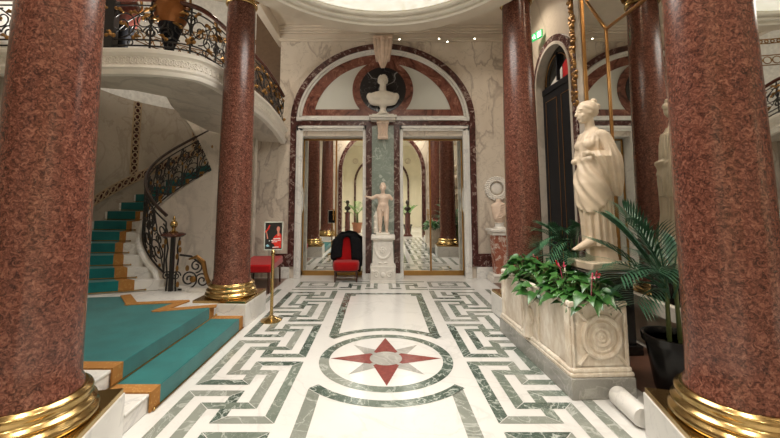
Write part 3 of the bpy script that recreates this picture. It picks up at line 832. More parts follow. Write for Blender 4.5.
# ------------------------------------------------------------------ balcony
E0 = [(-5.12, 4.58), (-3.6, 4.58), (-3.2, 4.585), (-2.95, 4.62), (-2.7, 4.71), (-2.52, 4.84), (-2.43, 5.03), (-2.385, 5.28), (-2.36, 5.6), (-2.25, 6.2), (-2.16, 6.8), (-2.11, 7.3), (-2.06, 7.80)]
def dzy(y):
    T = [(5.4, 0), (5.8, -.005), (6.2, -.04), (6.8, -.12), (7.3, -.23), (7.9, -.45)]
    if y <= 5.4: return 0.
    for (a, b), (c_, d_) in zip(T[:-1], T[1:]):
        if y <= c_: return b + (d_ - b) * (y - a) / (c_ - a)
    return -.45
def catmull(P, n=6):
    out = []
    P = [Vector(p) for p in P]
    for i in range(len(P) - 1):
        p0, p1, p2, p3 = P[max(i - 1, 0)], P[i], P[i + 1], P[min(i + 2, len(P) - 1)]
        for j in range(n):
            t_ = j / n
            out.append(.5 * ((2 * p1) + (p2 - p0) * t_ + (2 * p0 - 5 * p1 + 4 * p2 - p3) * t_ ** 2 + (3 * p1 - p0 - 3 * p2 + p3) * t_ ** 3))
    out.append(P[-1]); return out
ED = catmull(E0)
nrm = []
for i in range(len(ED)):
    d_ = (ED[min(i + 1, len(ED) - 1)] - ED[max(i - 1, 0)]).normalized(); nrm.append(Vector((d_.y, -d_.x)))     # outward
cum = [0]
for i in range(1, len(ED)): cum.append(cum[-1] + (ED[i] - ED[i - 1]).length)
def epos(s, z, off=0):
    s = max(0, min(cum[-1], s))
    for i in range(len(ED) - 1):
        if s <= cum[i + 1]:
            f = (s - cum[i]) / (cum[i + 1] - cum[i]); p = ED[i].lerp(ED[i + 1], f) + nrm[i].lerp(nrm[i + 1], f) * off
            return Vector((p.x, p.y, z + dzy(p.y)))
bal = thing('balcony', 'curved marble balcony with carved fascia over the staircase', 'balcony', (0, 0, 0))
prof = [(-.12, 3.22), (-.03, 3.22), (-.015, 3.25), (-.015, 3.275), (.0, 3.285), (.012, 3.30), (-.02, 3.325), (-.035, 3.36), (-.03, 3.44), (-.01, 3.475), (.03, 3.49), (.035, 3.53), (.015, 3.55), (-.12, 3.55)]
mb = MB(); mb.rings([[(p.x + n_.x * o_, p.y + n_.y * o_, z_ + dzy(p.y)) for o_, z_ in prof] for p, n_ in zip(ED, nrm)])
rnd = random.Random(2)
for i in range(64):                                    # low carved leaf scrolls
    s_ = cum[-1] * (i + .5) / 64; m = 1 if i % 2 else -1
    mb.tube([epos(s_ + p[0], 3.405 + m * p[1], -.032) for p in spiral(.050, .012, -PI / 2, 2.2 * PI, 18)], .0095, 5)
    for d_ in (-.05, .05): a_ = epos(s_ + d_, 3.405 + m * .035, -.034); mb.ball(a_, .022, .022, .014, 8, 6)
mb.build('fascia', 'plasterw', bal, angle=40)
inner = [(-2.35, 7.86), (-3.0, 7.7), (-3.55, 7.3), (-3.72, 6.8), (-3.62, 6.2), (-3.45, 5.75), (-3.75, 5.42), (-4.2, 5.28), (-5.12, 5.26)]
mb = MB(); mb.prism([tuple(p - n_ * .1) for p, n_ in zip(ED, nrm)] + inner[1:], 3.25, 3.53)
for v in mb.v: v.z += dzy(v.y)
mb.build('slab', 'wallgrey', bal)
# balcony railing
br = thing('balcony_railing', 'black iron and gilt scroll railing along the balcony edge', 'railing', (0, 0, 0))
ns = 90; ss = [cum[-1] * i / ns for i in range(ns + 1)]
mb = MB(); mb.tube([epos(s_, 4.26, -.08) for s_ in ss], .034, 10); mb.build('handrail', 'handrail', br)
mb = MB()
for z_ in (3.62, 3.70, 4.17): mb.tube([epos(s_, z_, -.08) for s_ in ss], .011, 6)
mb.build('rail_bar', 'iron', br)
L = cum[-1]; npan = 11; pw_ = L / npan
gl = MB()
for i in range(npan):
    s0 = pw_ * (i + .5); mb = MB()
    m = 1 if i % 2 else -1
    for u0, v0, r_, a0, a1 in ((-.12, 3.92, .19, -PI / 2, 3.1 * PI), (.16, 3.98, .15, PI / 2, -2.4 * PI), (.05, 3.80, .10, 0, 3 * PI), (.24, 3.80, .08, PI, -2 * PI), (-.25, 4.05, .09, 0, 3 * PI)):
        mb.tube([epos(s0 + m * (u0 + p[0]), v0 + p[1], -.08) for p in spiral(r_, .02, a0, a1, 40)], .0095, 6)
    mb.tube([epos(s0 - pw_ * .5, z_, -.08) for z_ in (3.55, 4.26)], .013, 6)
    mb.tube([epos(s0 + m * u_, z_, -.08) for u_, z_ in ((-.3, 3.70), (-.05, 3.95), (.28, 4.17))], .010, 6)
    mb.tube([epos(s0 + p[0], 3.66 + p[1], -.08) for p in spiral(.035, .035, 0, 2 * PI, 14)], .008, 6)
    mb.build('scroll_panel', 'iron', br)
    for u0, v0, ln in ((-.12, 3.92, .05), (.16, 3.98, .045), (.05, 3.72, .05), (-.3, 3.75, .06), (.26, 4.12, .05), (.0, 4.06, .05), (-.2, 4.12, .04)):
        gl.ball(epos(s0 + m * u0, v0, -.06), ln * .6, .018, ln * .55, 8, 6)
        a = epos(s0 + m * u0, v0, -.06); b = epos(s0 + m * (u0 + .10), v0 + .07 * math.sin(i * 2 + u0 * 9), -.06)
        gl.tube([a, (a + b) / 2 + Vector((0, 0, .02)), b], [.01, .026, .006], 6)
gl.build('gilt_leaves', 'gilt', br)
for s_ in (1.22, 1.30): pass
mb = MB(); p = epos(1.52, 3.55, -.10); mb.box(p.x - .07, p.x + .07, p.y - .05, p.y + .05, 3.55, 4.30); mb.build('rail_pier', 'iron', br)
# vases on the balcony
def vase(label, x, y, m_, s):
    v_ = thing('balcony_vase', label, 'vase', (x, y, 3.53), 0)
    mb = MB(); mb.lathe([(.10 * s, 0), (.10 * s, .02), (.05 * s, .05), (.06 * s, .12), (.11 * s, .30), (.15 * s, .42), (.155 * s, .46)], 28); mb.build('foot', 'blackmatt', v_)
    mb = MB(); mb.lathe([(.155 * s, .46), (.19 * s, .52), (.22 * s, .64), (.21 * s, .78), (.15 * s, .90), (.12 * s, .96), (.16 * s, 1.02), (.15 * s, 1.03)], 28); vb_ = mb.build('body', m_, v_)
    for sx in (-1, 1):
        mb = MB(); mb.tube([(sx * x_ * s, 0, z_) for x_, z_ in ((.20, .62), (.27, .72), (.25, .86), (.15, .92))], .018, 8); mb.build('handle', 'gilt', vb_)
vase('black and orange bronze vase behind the balcony railing near the left far column', -2.92, 4.86, 'amber', 1.0)
vase('dark red vase behind the balcony railing at the left', -3.62, 4.92, 'porph', .95)

# ------------------------------------------------------------------ wall behind the camera and the vestibule (seen in the mirrors)
w = MB()
FY = -.22; FW, FS = 1.78, 2.95
fa = [(FW * math.cos(PI * i / 32), FS + FW * math.sin(PI * i / 32)) for i in range(33)]
for i in range(32): w.prismy([fa[i + 1], fa[i], (fa[i][0], 6.4), (fa[i + 1][0], 6.4)], FY - .3, FY)
w.box(-5.3, -FW, FY - .3, FY, 0, 6.4); w.box(FW, 3.3, FY - .3, FY, 0, 6.4)
struct(w, 'wall_front', 'wallpale')
t = MB()
for i in range(32):
    q = [(1.95 / FW * p[0], FS + (p[1] - FS) * 1.95 / FW) for p in (fa[i], fa[i + 1])]; t.prismy([q[1], q[0], fa[i], fa[i + 1]], FY, FY + .05)
for sx in (-1, 1): t.box(min(sx * FW, sx * 1.95), max(sx * FW, sx * 1.95), FY, FY + .05, 0, FS)
struct(t, 'trim_20', 'brown')
w = MB(); w.box(-3.1, -2.8, -6.5, FY - .3, 0, 5.2); w.box(2.8, 3.1, -6.5, FY - .3, 0, 5.2); w.box(-3.1, 3.1, -6.8, -6.5, 0, 5.2)
struct(w, 'wall_vestibule', 'cream')
c = MB(); c.box(-3.1, 3.1, -6.8, FY - .3, 5.0, 5.2); struct(c, 'ceiling_vestibule', 'cream')
t = MB()
for r0, r1, d_ in ((1.70, 1.58, .08), (1.0, .9, .05)):
    zc = 2.7 if r0 > 1.2 else 2.2
    for i in range(32):
        t0, t1 = PI * i / 32, PI * (i + 1) / 32
        t.prismy([(r0 * math.cos(t1), zc + r0 * math.sin(t1)), (r0 * math.cos(t0), zc + r0 * math.sin(t0)), (r1 * math.cos(t0), zc + r1 * math.sin(t0)), (r1 * math.cos(t1), zc + r1 * math.sin(t1))], -6.5, -6.5 + d_)
    for sx in (-1, 1): t.box(min(sx * r0, sx * r1), max(sx * r0, sx * r1), -6.5, -6.5 + d_, 0, zc)
struct(t, 'trim_21', 'brown')
t = MB()
for sx in (-1, 1):
    t.lathe([(.01, 0), (.18, 0), (.18, .03), (.14, .05), (.06, .03), (.01, .05)], 28)
    t.xform(Matrix.Translation((sx * 1.62, -6.47, 4.05)) @ Matrix.Rotation(-PI / 2, 4, 'X'), len(t.v) - 28 * 6)
struct(t, 'trim_22', 'plaster')

# ------------------------------------------------------------------ statues
def head(mb, c, s, yaw=0, bun=False, curls=False):
    # head of height s (chin to crown), facing +x before the yaw turn
    i0 = len(mb.v)
    mb.ball((0, 0, .10 * s), .40 * s, .34 * s, .42 * s, 18, 14)                       # skull
    mb.ball((.10 * s, 0, -.14 * s), .30 * s, .27 * s, .36 * s, 16, 12)                # face and jaw
    mb.ball((.22 * s, 0, -.40 * s), .13 * s, .13 * s, .10 * s, 10, 8)                 # chin
    cap2(mb, (.37 * s, 0, .06 * s), (.455 * s, 0, -.13 * s), .045 * s, .065 * s)       # nose
    mb.ball((.385 * s, 0, -.245 * s), .045 * s, .10 * s, .022 * s, 10, 8); mb.ball((.375 * s, 0, -.295 * s), .045 * s, .085 * s, .025 * s, 10, 8)   # lips
    for sy in (-1, 1):
        mb.ball((.335 * s, sy * .13 * s, .015 * s), .06 * s, .07 * s, .035 * s, 10, 8)     # eyes
        mb.ball((.33 * s, sy * .14 * s, .10 * s), .07 * s, .12 * s, .03 * s, 10, 8)        # brows
        mb.ball((-.02 * s, sy * .335 * s, -.03 * s), .07 * s, .03 * s, .11 * s, 10, 8)     # ears
        mb.ball((.24 * s, sy * .17 * s, -.16 * s), .10 * s, .09 * s, .10 * s, 10, 8)       # cheeks
    rr = random.Random(3)
    if bun:
        mb.ball((-.09 * s, 0, .13 * s), .41 * s, .37 * s, .41 * s, 18, 14)
        for i in range(17):
            a = -1.95 + 3.9 * i / 16
            mb.ball((.27 * s * math.cos(a) - .02 * s, .315 * s * math.sin(a), (.29 - .22 * abs(a / 1.95) ** 1.5) * s), .085 * s, .085 * s, .095 * s, 8, 6)
        mb.ball((-.44 * s, 0, .26 * s), .17 * s, .17 * s, .17 * s, 12, 8); mb.ball((-.33 * s, 0, .50 * s), .15 * s, .15 * s, .13 * s, 12, 8)
        mb.ball((-.36 * s, 0, .02 * s), .14 * s, .22 * s, .20 * s, 10, 8)
    if curls:
        mb.ball((-.05 * s, 0, .14 * s), .41 * s, .36 * s, .40 * s, 16, 12)
        for i in range(60):
            a = i * 2.39996; zz = -.08 + .62 * (i / 60)
            r_ = math.sqrt(max(.02, 1 - ((zz - .10) / .48) ** 2)); x_ = -.03 + .40 * r_ * math.cos(a)
            if x_ > .20 and zz < .26: continue
            mb.ball((x_ * s, .36 * r_ * math.sin(a) * s, (zz + .02) * s), .085 * s, .085 * s, .075 * s, 8, 6)
    mb.xform(Matrix.Translation(c) @ Matrix.Rotation(yaw, 4, 'Z'), i0)

# draped woman on the dark pedestal
dp = thing('statue_pedestal', 'black pedestal under the draped marble statue', 'pedestal', (2.40, 4.25, 0), R(4))
mb = MB(); mb.box(-.27, .27, -.27, .27, 0, .10); mb.box(-.23, .23, -.23, .23, .10, .76); mb.build('shaft', 'blackgloss', dp, bevel=.008)
mb = MB(); mb.box(-.26, .26, -.26, .26, .76, .80); mb.box(-.30, .30, -.30, .30, .80, .85); mb.build('top_slab', 'blackgloss', dp, bevel=.008)
sw = thing('draped_statue', 'life-size marble statue of a draped woman looking left beside the mirror', 'statue', (2.40, 4.25, .85), R(192))
mb = MB(); mb.box(-.22, .24, -.20, .20, 0, .09); mb.build('plinth', 'statue', sw, bevel=.015)
s = MB()
s.lathe([(.17, .07), (.15, .20), (.16, .34)], 16, (-.06, 0, 0))                     # rough stump of stone under the hem
lev = [  # z, cx, cy, rx, ry
    (.25, -.035, 0, .160, .165), (.40, -.03, 0, .158, .165), (.60, -.015, 0, .152, .170), (.80, .0, 0, .160, .182), (.95, .0, .0, .165, .190),
    (1.06, -.005, .0, .152, .182), (1.16, -.005, 0, .130, .160), (1.25, .0, 0, .120, .148), (1.34, .008, 0, .130, .155), (1.42, .01, 0, .128, .165), (1.48, .0, 0, .112, .160), (1.525, -.012, 0, .092, .135), (1.56, -.015, 0, .07, .095), (1.60, -.012, 0, .056, .062)]
nn_ = 160; lv2 = []; rg = []
for a, b in zip(lev[:-1], lev[1:]):
    m_ = 8 if a[0] < 1.2 else 4
    for j in range(m_): lv2.append(tuple(a[k] + (b[k] - a[k]) * j / m_ for k in range(5)))
lv2.append(lev[-1])
def sst(x): x = max(0, min(1, x)); return x * x * (3 - 2 * x)
for z, cx_, cy_, rx, ry in lv2:
    r_ = []
    for i in range(nn_):
        a = 2 * PI * i / nn_; al = (a + PI) % (2 * PI) - PI
        side_ = .5 - .5 * math.cos(al - .35)                     # 0 towards her front, 1 behind
        hem = .60 + .42 * side_
        skirt = .013 * math.sin(15 * a + 1.5 * math.sin(z * 4)) + .007 * math.sin(27 * a + 3 * z)
        over = .022 + .011 * math.sin(7 * al + 26 * z + 1.2 * math.sin(2 * al)) + .005 * math.sin(11 * al + 47 * z)
        up_ = sst((z - hem) / .025) * (1 - sst((z - 1.20) / .05))
        roll = .034 * math.exp(-((z - 1.215 - .03 * math.cos(al)) / .045) ** 2) * (1 + .25 * math.sin(9 * al + 30 * z))
        chest = .004 * math.sin(17 * a + 8 * z) * sst((z - 1.26) / .05) * (1 - sst((z - 1.50) / .05))
        fo = skirt * (1 - up_) * (1 - sst((z - 1.1) / .1)) + over * up_ + roll + chest
        r_.append((cx_ + (rx + fo) * math.cos(a), cy_ + (ry + fo) * math.sin(a), z))
    rg.append(r_)
s.rings(rg)
for sy in (-1, 1): s.ball((.085, sy * .070, 1.385), .070, .070, .070, 14, 10)         # bust
cap2(s, (-.005, 0, 1.52), (.02, 0, 1.70), .058, .052)                                # neck
head(s, (.045, 0, 1.775), .265, R(-14), bun=True)
for sy in (-1, 1): s.ball((-.015, sy * .135, 1.495), .068, .062, .062, 12, 10)
# near arm bent across the waist; the far arm inside the mantle
cap2(s, (-.02, .160, 1.48), (-.07, .225, 1.25), .056, .050); cap2(s, (-.07, .225, 1.25), (.13, .165, 1.27), .048, .032)
s.ball((.165, .145, 1.275), .045, .030, .030, 10, 8)
for j in range(4): cap2(s, (.19, .145 - .004 * j, 1.295 - .016 * j), (.225, .115, 1.285 - .016 * j), .010, .008, 8)
cap2(s, (.17, .15, 1.30), (.20, .135, 1.325), .010, .008, 8)
cap2(s, (-.01, -.155, 1.48), (.02, -.20, 1.24), .056, .050); cap2(s, (.02, -.20, 1.24), (.16, -.10, 1.20), .046, .034)
def cloth(path, n=48, folds=9, amp=.010, ph=0):       # hanging bundle of folds: (x, y, z, rx, ry) stations
    rr_ = []
    for t_ in range(len(path) - 1):
        for j in range(5):
            q = [path[t_][k] + (path[t_ + 1][k] - path[t_][k]) * j / 5 for k in range(5)]
            rr_.append(q)
    rr_.append(list(path[-1]))
    s.rings([[(x_ + (rx_ + amp * math.sin(folds * 2 * PI * i / n + ph + 5 * z_)) * math.cos(2 * PI * i / n), y_ + (ry_ + amp * math.sin(folds * 2 * PI * i / n + ph + 5 * z_)) * math.sin(2 * PI * i / n), z_) for i in range(n)] for x_, y_, z_, rx_, ry_ in rr_])
# mantle over the near shoulder and arm, and its long hanging end
cloth([(-.045, .10, 1.55, .045, .04), (-.045, .15, 1.49, .058, .048), (-.055, .185, 1.40, .060, .050), (-.065, .21, 1.31, .066, .050), (-.075, .225, 1.24, .095, .052), (-.085, .225, 1.12, .100, .050), (-.10, .215, .98, .085, .046), (-.12, .20, .86, .055, .038), (-.13, .195, .80, .03, .02)], 60, 9, .011)
cloth([(.06, .18, 1.30, .07, .04), (.05, .215, 1.24, .10, .045), (.02, .215, 1.14, .085, .042), (-.01, .205, 1.03, .065, .038), (-.03, .20, .97, .03, .02)], 48, 7, .010, 1.0)
cloth([(-.085, .0, 1.53, .03, .07), (-.095, .0, 1.40, .035, .11), (-.10, .02, 1.20, .04, .14), (-.13, .03, 1.0, .045, .15), (-.13, .02, .80, .04, .12)], 60, 11, .010, 2.0)
# advancing foot with sandal
cap2(s, (.10, .04, .30), (.27, .05, .235), .055, .036); cap2(s, (.27, .05, .235), (.325, .05, .222), .032, .022)
for j in range(4): cap2(s, (.32, .03 + .014 * j, .222), (.345, .03 + .014 * j, .217), .010, .008, 8)
remeshed(s, 'figure', 'statue', sw, .0068, 1, .4)

# bust above the doors on a console
cs = thing('bust_console', 'white carved console under the marble bust between the doors', 'console', (0, WY - .02, 2.93))
mb = MB(); mb.frus(0, -.07, 0, .36, .09, .07, .125, .10)
for x_ in (-.06, 0, .06): mb.tube([(x_, -.145, .04), (x_, -.18, .32)], .016, 8)
mb.tube([(-.11, -.10, .02), (.11, -.10, .02)], .055, 12); mb.tube([(-.13, -.15, .33), (.13, -.15, .33)], .04, 12); mb.build('bracket', 'statuep', cs, bevel=.006)
mb = MB(); mb.box(-.26, .26, -.26, -.02, .36, .41); mb.box(-.29, .29, -.29, -.02, .41, .46); mb.box(-.23, .23, -.24, -.02, .46, .49); mb.build('shelf', 'carvedw', cs, bevel=.008)
bu = thing('marble_bust', 'white marble bust of a man on the console against the black disc', 'bust', (0, WY - .17, 3.42), R(-90))
mb = MB(); mb.lathe([(.13, 0), (.135, .02), (.10, .04), (.07, .09), (.06, .14), (.085, .18), (.09, .20), (.05, .21)], 28); mb.build('socle', 'statuew', bu)
s = MB()
pr = [(.20, .06, .12), (.205, .085, .21), (.225, .10, .265), (.27, .11, .30), (.32, .118, .32), (.37, .125, .335), (.42, .12, .33), (.46, .105, .27), (.49, .08, .18), (.515, .06, .08)]
s.rings([[(ry_ * math.cos(2 * PI * i / 40) + .0, rx_ * math.sin(2 * PI * i / 40), z_) for i in range(40)] for z_, ry_, rx_ in pr])
for sy in (-1, 1): s.ball((.075, sy * .11, .36), .07, .115, .075, 12, 8); s.ball((0, sy * .28, .39), .085, .07, .085, 12, 8)
s.ball((.02, 0, .235), .09, .16, .06, 12, 8)
cap2(s, (0, 0, .46), (.015, 0, .60), .078, .070)
head(s, (.02, 0, .705), .27, R(4), curls=True)
remeshed(s, 'figure', 'statuew', bu, .0085, 2)

# keystone with acanthus, above the arch
ks = thing('keystone', 'carved tan keystone with acanthus leaf at the top of the arch', 'ornament', (0, WY, 0))
mb = MB(); mb.frus(0, -.12, 4.62, 5.10, .15, .11, .22, .17); mb.build('block', 'statuep', ks, bevel=.015)
s = MB()
for x_, w_ in ((0, .07), (-.09, .055), (.09, .055), (-.16, .04), (.16, .04)):
    s.tube([(x_ * 1.1, -.24, 5.10), (x_, -.31, 4.95), (x_ * .9, -.29, 4.75), (x_ * .5, -.22, 4.58), (x_ * .15, -.17, 4.44)], [w_ * .7, w_, w_ * .9, w_ * .7, .015], 10)
s.tube([(-.2, -.25, 5.08), (.2, -.25, 5.08)], .05, 12); s.ball((0, -.31, 5.02), .06, .04, .06, 12, 8)
s.build('acanthus_leaf', 'statuep', ks)

# boy statue on carved pedestal between the doors
pd = thing('carved_pedestal', 'white carved pedestal with garland relief between the mirror doors', 'pedestal', (0, WY - .30, 0))
mb = MB(); mb.box(-.255, .255, -.21, .17, 0, .05); mb.box(-.245, .245, -.20, .17, .05, .30); mb.box(-.25, .25, -.205, .17, .29, .325); low_ = mb.build('lower_block', 'carvedw', pd, bevel=.006)
mb = MB(); mb.frus(0, 0, .325, .80, .215, .17, .19, .15); die_ = mb.build('die', 'carvedw', pd, bevel=.006)
mb = MB(); mb.box(-.20, .20, -.16, .15, .80, .83); mb.box(-.235, .235, -.19, .16, .83, .92); mb.tube([(-.22, -.175, .87), (.22, -.175, .87)], .035, 10); mb.build('cap', 'carvedw', pd, bevel=.008)
mb = MB()
for i in range(19):
    a = PI + PI * i / 18; mb.ball((.145 * math.cos(a), -.165, .64 + .17 * math.sin(a)), .030, .022, .028, 8, 6)
for i in range(8): a = 2 * PI * i / 8; mb.ball((.045 * math.cos(a), -.163, .63 + .045 * math.sin(a)), .026, .018, .026, 8, 6)
mb.ball((0, -.17, .63), .028, .02, .028, 8, 6)
for sx in (-1, 1): mb.ball((sx * .165, -.158, .70), .035, .03, .06, 8, 6); mb.ball((sx * .05, -.168, .385), .045, .02, .02, 8, 6)
mb.build('garland_relief', 'carvedw', die_)
mb = MB()
for sx in (-1, 1): mb.tube([(sx * p[0], -.205, .17 + p[1]) for p in spiral(.07, .015, 0, 3 * PI, 26, (.13, 0))], .014, 6); mb.ball((sx * .20, -.203, .22), .03, .02, .04, 8, 6)
mb.ball((0, -.205, .16), .05, .025, .055, 10, 8); mb.build('scroll_relief', 'carvedw', low_)
pu = thing('boy_statue', 'small marble statue of a nude boy with one arm outstretched on the carved pedestal', 'statue', (0, WY - .30, .92), R(-90))
mb = MB(); mb.box(-.10, .12, -.135, .135, 0, .045); mb.build('base', 'statuew', pu, bevel=.01)
s = MB(); H = 1.03
# facing +x ; +y is his left
hipL, hipR = (0, .062, .50), (0, -.062, .505)
kneeL, kneeR = (.035, .072, .28), (.02, -.058, .28); ankL, ankR = (-.01, .075, .075), (.01, -.055, .075)
for h_, k_, a_ in ((hipL, kneeL, ankL), (hipR, kneeR, ankR)):
    cap2(s, h_, k_, .068, .048); cap2(s, k_, (k_[0] * .5 + a_[0] * .5 - .008, k_[1], (k_[2] + a_[2]) / 2 + .04), .046, .046); cap2(s, (k_[0] * .5 + a_[0] * .5 - .008, k_[1], (k_[2] + a_[2]) / 2 + .04), a_, .045, .027)
    cap2(s, (a_[0] - .01, a_[1], .07), (a_[0] + .085, a_[1] * 1.1, .058), .028, .022)
    for j in range(4): cap2(s, (a_[0] + .085, a_[1] * 1.1 - .018 + .012 * j, .058), (a_[0] + .108, a_[1] * 1.1 - .018 + .012 * j, .055), .008, .007, 6)
s.rings([[(cx_ + rx_ * math.cos(2 * PI * i / 28), cy_ + ry_ * math.sin(2 * PI * i / 28), z_) for i in range(28)] for z_, cx_, cy_, rx_, ry_ in
         ((.44, -.005, 0, .05, .08), (.50, -.01, 0, .085, .122), (.56, -.005, .004, .085, .118), (.62, .0, .006, .075, .102), (.68, .005, .006, .080, .108), (.74, .005, .004, .085, .122), (.79, 0, 0, .075, .125), (.82, 0, 0, .05, .085))])
s.ball((.045, 0, .60), .05, .07, .07, 12, 8)
for sy in (-1, 1): s.ball((.055, sy * .05, .745), .035, .05, .035, 10, 8); s.ball((-.055, sy * .05, .52), .05, .055, .06, 10, 8); s.ball((0, sy * .115, .775), .045, .045, .045, 10, 8)
s.ball((.075, 0, .475), .02, .018, .028, 8, 6)
cap2(s, (0, 0, .80), (.01, 0, .865), .042, .040)
head(s, (.015, 0, .935), .165, R(-8), curls=True)
s.ball((-.01, 0, 1.03), .045, .05, .03, 10, 8)
cap2(s, (0, -.13, .775), (.0, -.22, .735), .042, .035); cap2(s, (0, -.22, .735), (.02, -.30, .755), .034, .024)
s.ball((.025, -.325, .762), .022, .026, .018, 8, 6)
for j in range(4): cap2(s, (.018 + .010 * j, -.338, .768 - .004 * j), (.024 + .012 * j, -.372, .785 - .008 * j), .007, .006, 6)
cap2(s, (.03, -.33, .775), (.045, -.335, .805), .008, .007, 6)
cap2(s, (0, .125, .775), (-.01, .175, .72), .042, .037)
remeshed(s, 'figure', 'statuep', pu, .0075, 2)
mb = MB(); mb.tube([(-.06, -.135, .03), (-.055, -.14, .18), (-.07, -.135, .33), (-.05, -.12, .46)], [.055, .05, .055, .035], 10)
for z_ in (.12, .24, .36): mb.ball((-.02, -.165, z_), .03, .03, .035, 8, 6)
mb.build('tree_stump', 'statuew', pu)

# headless bust on a red marble pedestal in the right back corner, wreath behind it
rp = thing('red_pedestal', 'red and white marble pedestal in the back right corner behind the planter', 'pedestal', (2.36, WY - .31, 0))
mb = MB(); mb.box(-.21, .21, -.19, .21, 0, .10); mb.tube([(-.2, -.17, .13), (.2, -.17, .13)], .035, 10); mb.box(-.19, .19, -.17, .19, .10, .16); mb.build('foot', 'carvedw', rp, bevel=.006)
mb = MB(); mb.frus(0, 0, .16, .92, .125, .12, .165, .16); mb.build('die', 'redwhite', rp, bevel=.006)
mb = MB(); mb.box(-.20, .20, -.19, .20, .92, .99); mb.box(-.235, .235, -.22, .22, .99, 1.04); mb.build('cap', 'carvedw', rp, bevel=.006)
tb = thing('torso_bust', 'tan stone torso bust on the red marble pedestal under the wreath', 'bust', (2.36, WY - .31, 1.04), R(-90))
mb = MB(); mb.lathe([(.12, 0), (.12, .02), (.09, .04), (.085, .10), (.10, .12), (.05, .125)], 24); mb.build('socle', 'carvedw', tb)
s = MB()
s.rings([[(a_ * math.cos(2 * PI * i / 32), b_ * math.sin(2 * PI * i / 32), z_) for i in range(32)] for z_, a_, b_ in ((.12, .06, .07), (.18, .085, .11), (.28, .095, .14), (.38, .10, .15), (.45, .09, .165), (.50, .075, .14), (.53, .055, .06), (.60, .05, .052))])
for j in range(6): s.tube([(.09, -.12 + .02 * j, .20 + .03 * j), (.105, 0, .22 + .05 * j), (.08, .12, .30 + .04 * j)], .012, 6)
remeshed(s, 'figure', 'statuep', tb, .01, 2)
wr = MB()
for i in range(28):
    a = 2 * PI * i / 28
    for j in range(3): wr.ball((2.42 + (.17 + .035 * j) * math.cos(a + .08 * j), WY - .03, 1.86 + (.17 + .035 * j) * math.sin(a + .08 * j)), .03, .025, .026, 8, 6)
wr.tube([(2.42 + .20 * math.cos(2 * PI * i / 32), WY - .015, 1.86 + .20 * math.sin(2 * PI * i / 32)) for i in range(33)], .03, 8)
wr.ball((2.42, WY - .01, 1.86), .12, .02, .12, 20, 8)
tag(wr.build('stone_wreath', 'carvedw'), 'round carved stone wreath on the wall above the torso bust', 'ornament')

# ------------------------------------------------------------------ planter with anthuriums
pl = thing('stone_planter', 'long carved limestone sarcophagus planter on a grey base at the right', 'planter', (1.735, 3.95, 0), R(2.6))
mb = MB(); mb.box(-.272, .268, -.80, .80, 0, .165); mb.build('base_slab', 'grey', pl, bevel=.006)
mb = MB(); pw2, pl2 = .238, .76
for x0, x1, y0, y1 in ((-pw2, -pw2 + .06, -pl2, pl2), (pw2 - .06, pw2, -pl2, pl2), (-pw2, pw2, -pl2, -pl2 + .06), (-pw2, pw2, pl2 - .06, pl2)): mb.box(x0, x1, y0, y1, .20, .745)
mb.box(-pw2, pw2, -pl2, pl2, .20, .26)
tr_ = mb.build('trough', 'planter', pl, bevel=.012)
mb = MB()
mb.box(-pw2 - .03, pw2 + .03, -pl2 - .03, pl2 + .03, .165, .20); 
for y_ in (-pl2 - .005, pl2 + .005): mb.tube([(-pw2 - .01, y_, .215), (pw2 + .01, y_, .215)], .022, 10)
for x_ in (-pw2 - .005, pw2 + .005): mb.tube([(x_, -pl2 - .01, .215), (x_, pl2 + .01, .215)], .022, 10)
mb.build('base_moulding', 'planter', pl, bevel=.01)
mb = MB()
for y_ in (-pl2 + .01, pl2 - .01): mb.tube([(-pw2 - .01, y_, .74), (pw2 + .01, y_, .74)], .022, 10)
for x_ in (-pw2 + .01, pw2 - .01): mb.tube([(x_, -pl2 - .01, .74), (x_, pl2 + .01, .74)], .022, 10)
mb.build('rim', 'planter', tr_)
for x_, y_ in ((-pw2, -pl2), (pw2, -pl2), (-pw2, pl2)):   # fluted corner pilasters
    sx, sy = (1 if x_ > 0 else -1), (1 if y_ > 0 else -1); mb = MB()
    for k in range(3): mb.tube([(x_ + sx * .004, y_ - sy * (.015 + .025 * k), .24), (x_ + sx * .004, y_ - sy * (.015 + .025 * k), .71)], .014, 8)
    mb.tube([(x_ - sx * .015, y_ + sy * .002, .24), (x_ - sx * .015, y_ + sy * .002, .71)], .012, 8)
    for z_ in (.40, .55): mb.box(min(x_ - sx * .03, x_ + sx * .008), max(x_ - sx * .03, x_ + sx * .008), min(y_ + sy * .006, y_ - sy * .08), max(y_ + sy * .006, y_ - sy * .08), z_, z_ + .02)
    mb.build('corner_pilaster', 'planter', tr_)
mb = MB()                                              # shield with crossed spears on the near end
for rr_, w_ in ((.158, .022), (.115, .010), (.068, .018), (.03, .018)):
    mb.tube([(.02 + rr_ * math.cos(2 * PI * i / 40), -pl2 - .004, .475 + rr_ * 1.03 * math.sin(2 * PI * i / 40)) for i in range(41)], w_, 8)
mb.ball((.02, -pl2, .475), .15, .012, .155, 28, 8); mb.ball((.02, -pl2 - .008, .475), .022, .014, .022, 10, 8)
for sx in (-1, 1):
    for sz in (-1, 1):
        mb.tube([(.02 + sx * .115, -pl2 - .002, .475 + sz * .125), (.02 + sx * .20, -pl2 - .002, .475 + sz * .215)], [.012, .018], 8)
mb.build('shield_relief', 'planter', tr_)
mb = MB()                                              # gabled panel with a standing figure on the long side
x_ = -pw2 - .004
for sy in (-1, 1):
    mb.tube([(x_, sy * .19, .22), (x_, sy * .19, .60)], .016, 8); mb.tube([(x_, sy * .15, .22), (x_, sy * .15, .58)], .010, 8); mb.tube([(x_, sy * .22, .60), (x_, 0, .715)], .016, 8)
mb.tube([(x_, -.22, .60), (x_, .22, .60)], .014, 8); mb.ball((x_, 0, .66), .01, .05, .025, 10, 6)
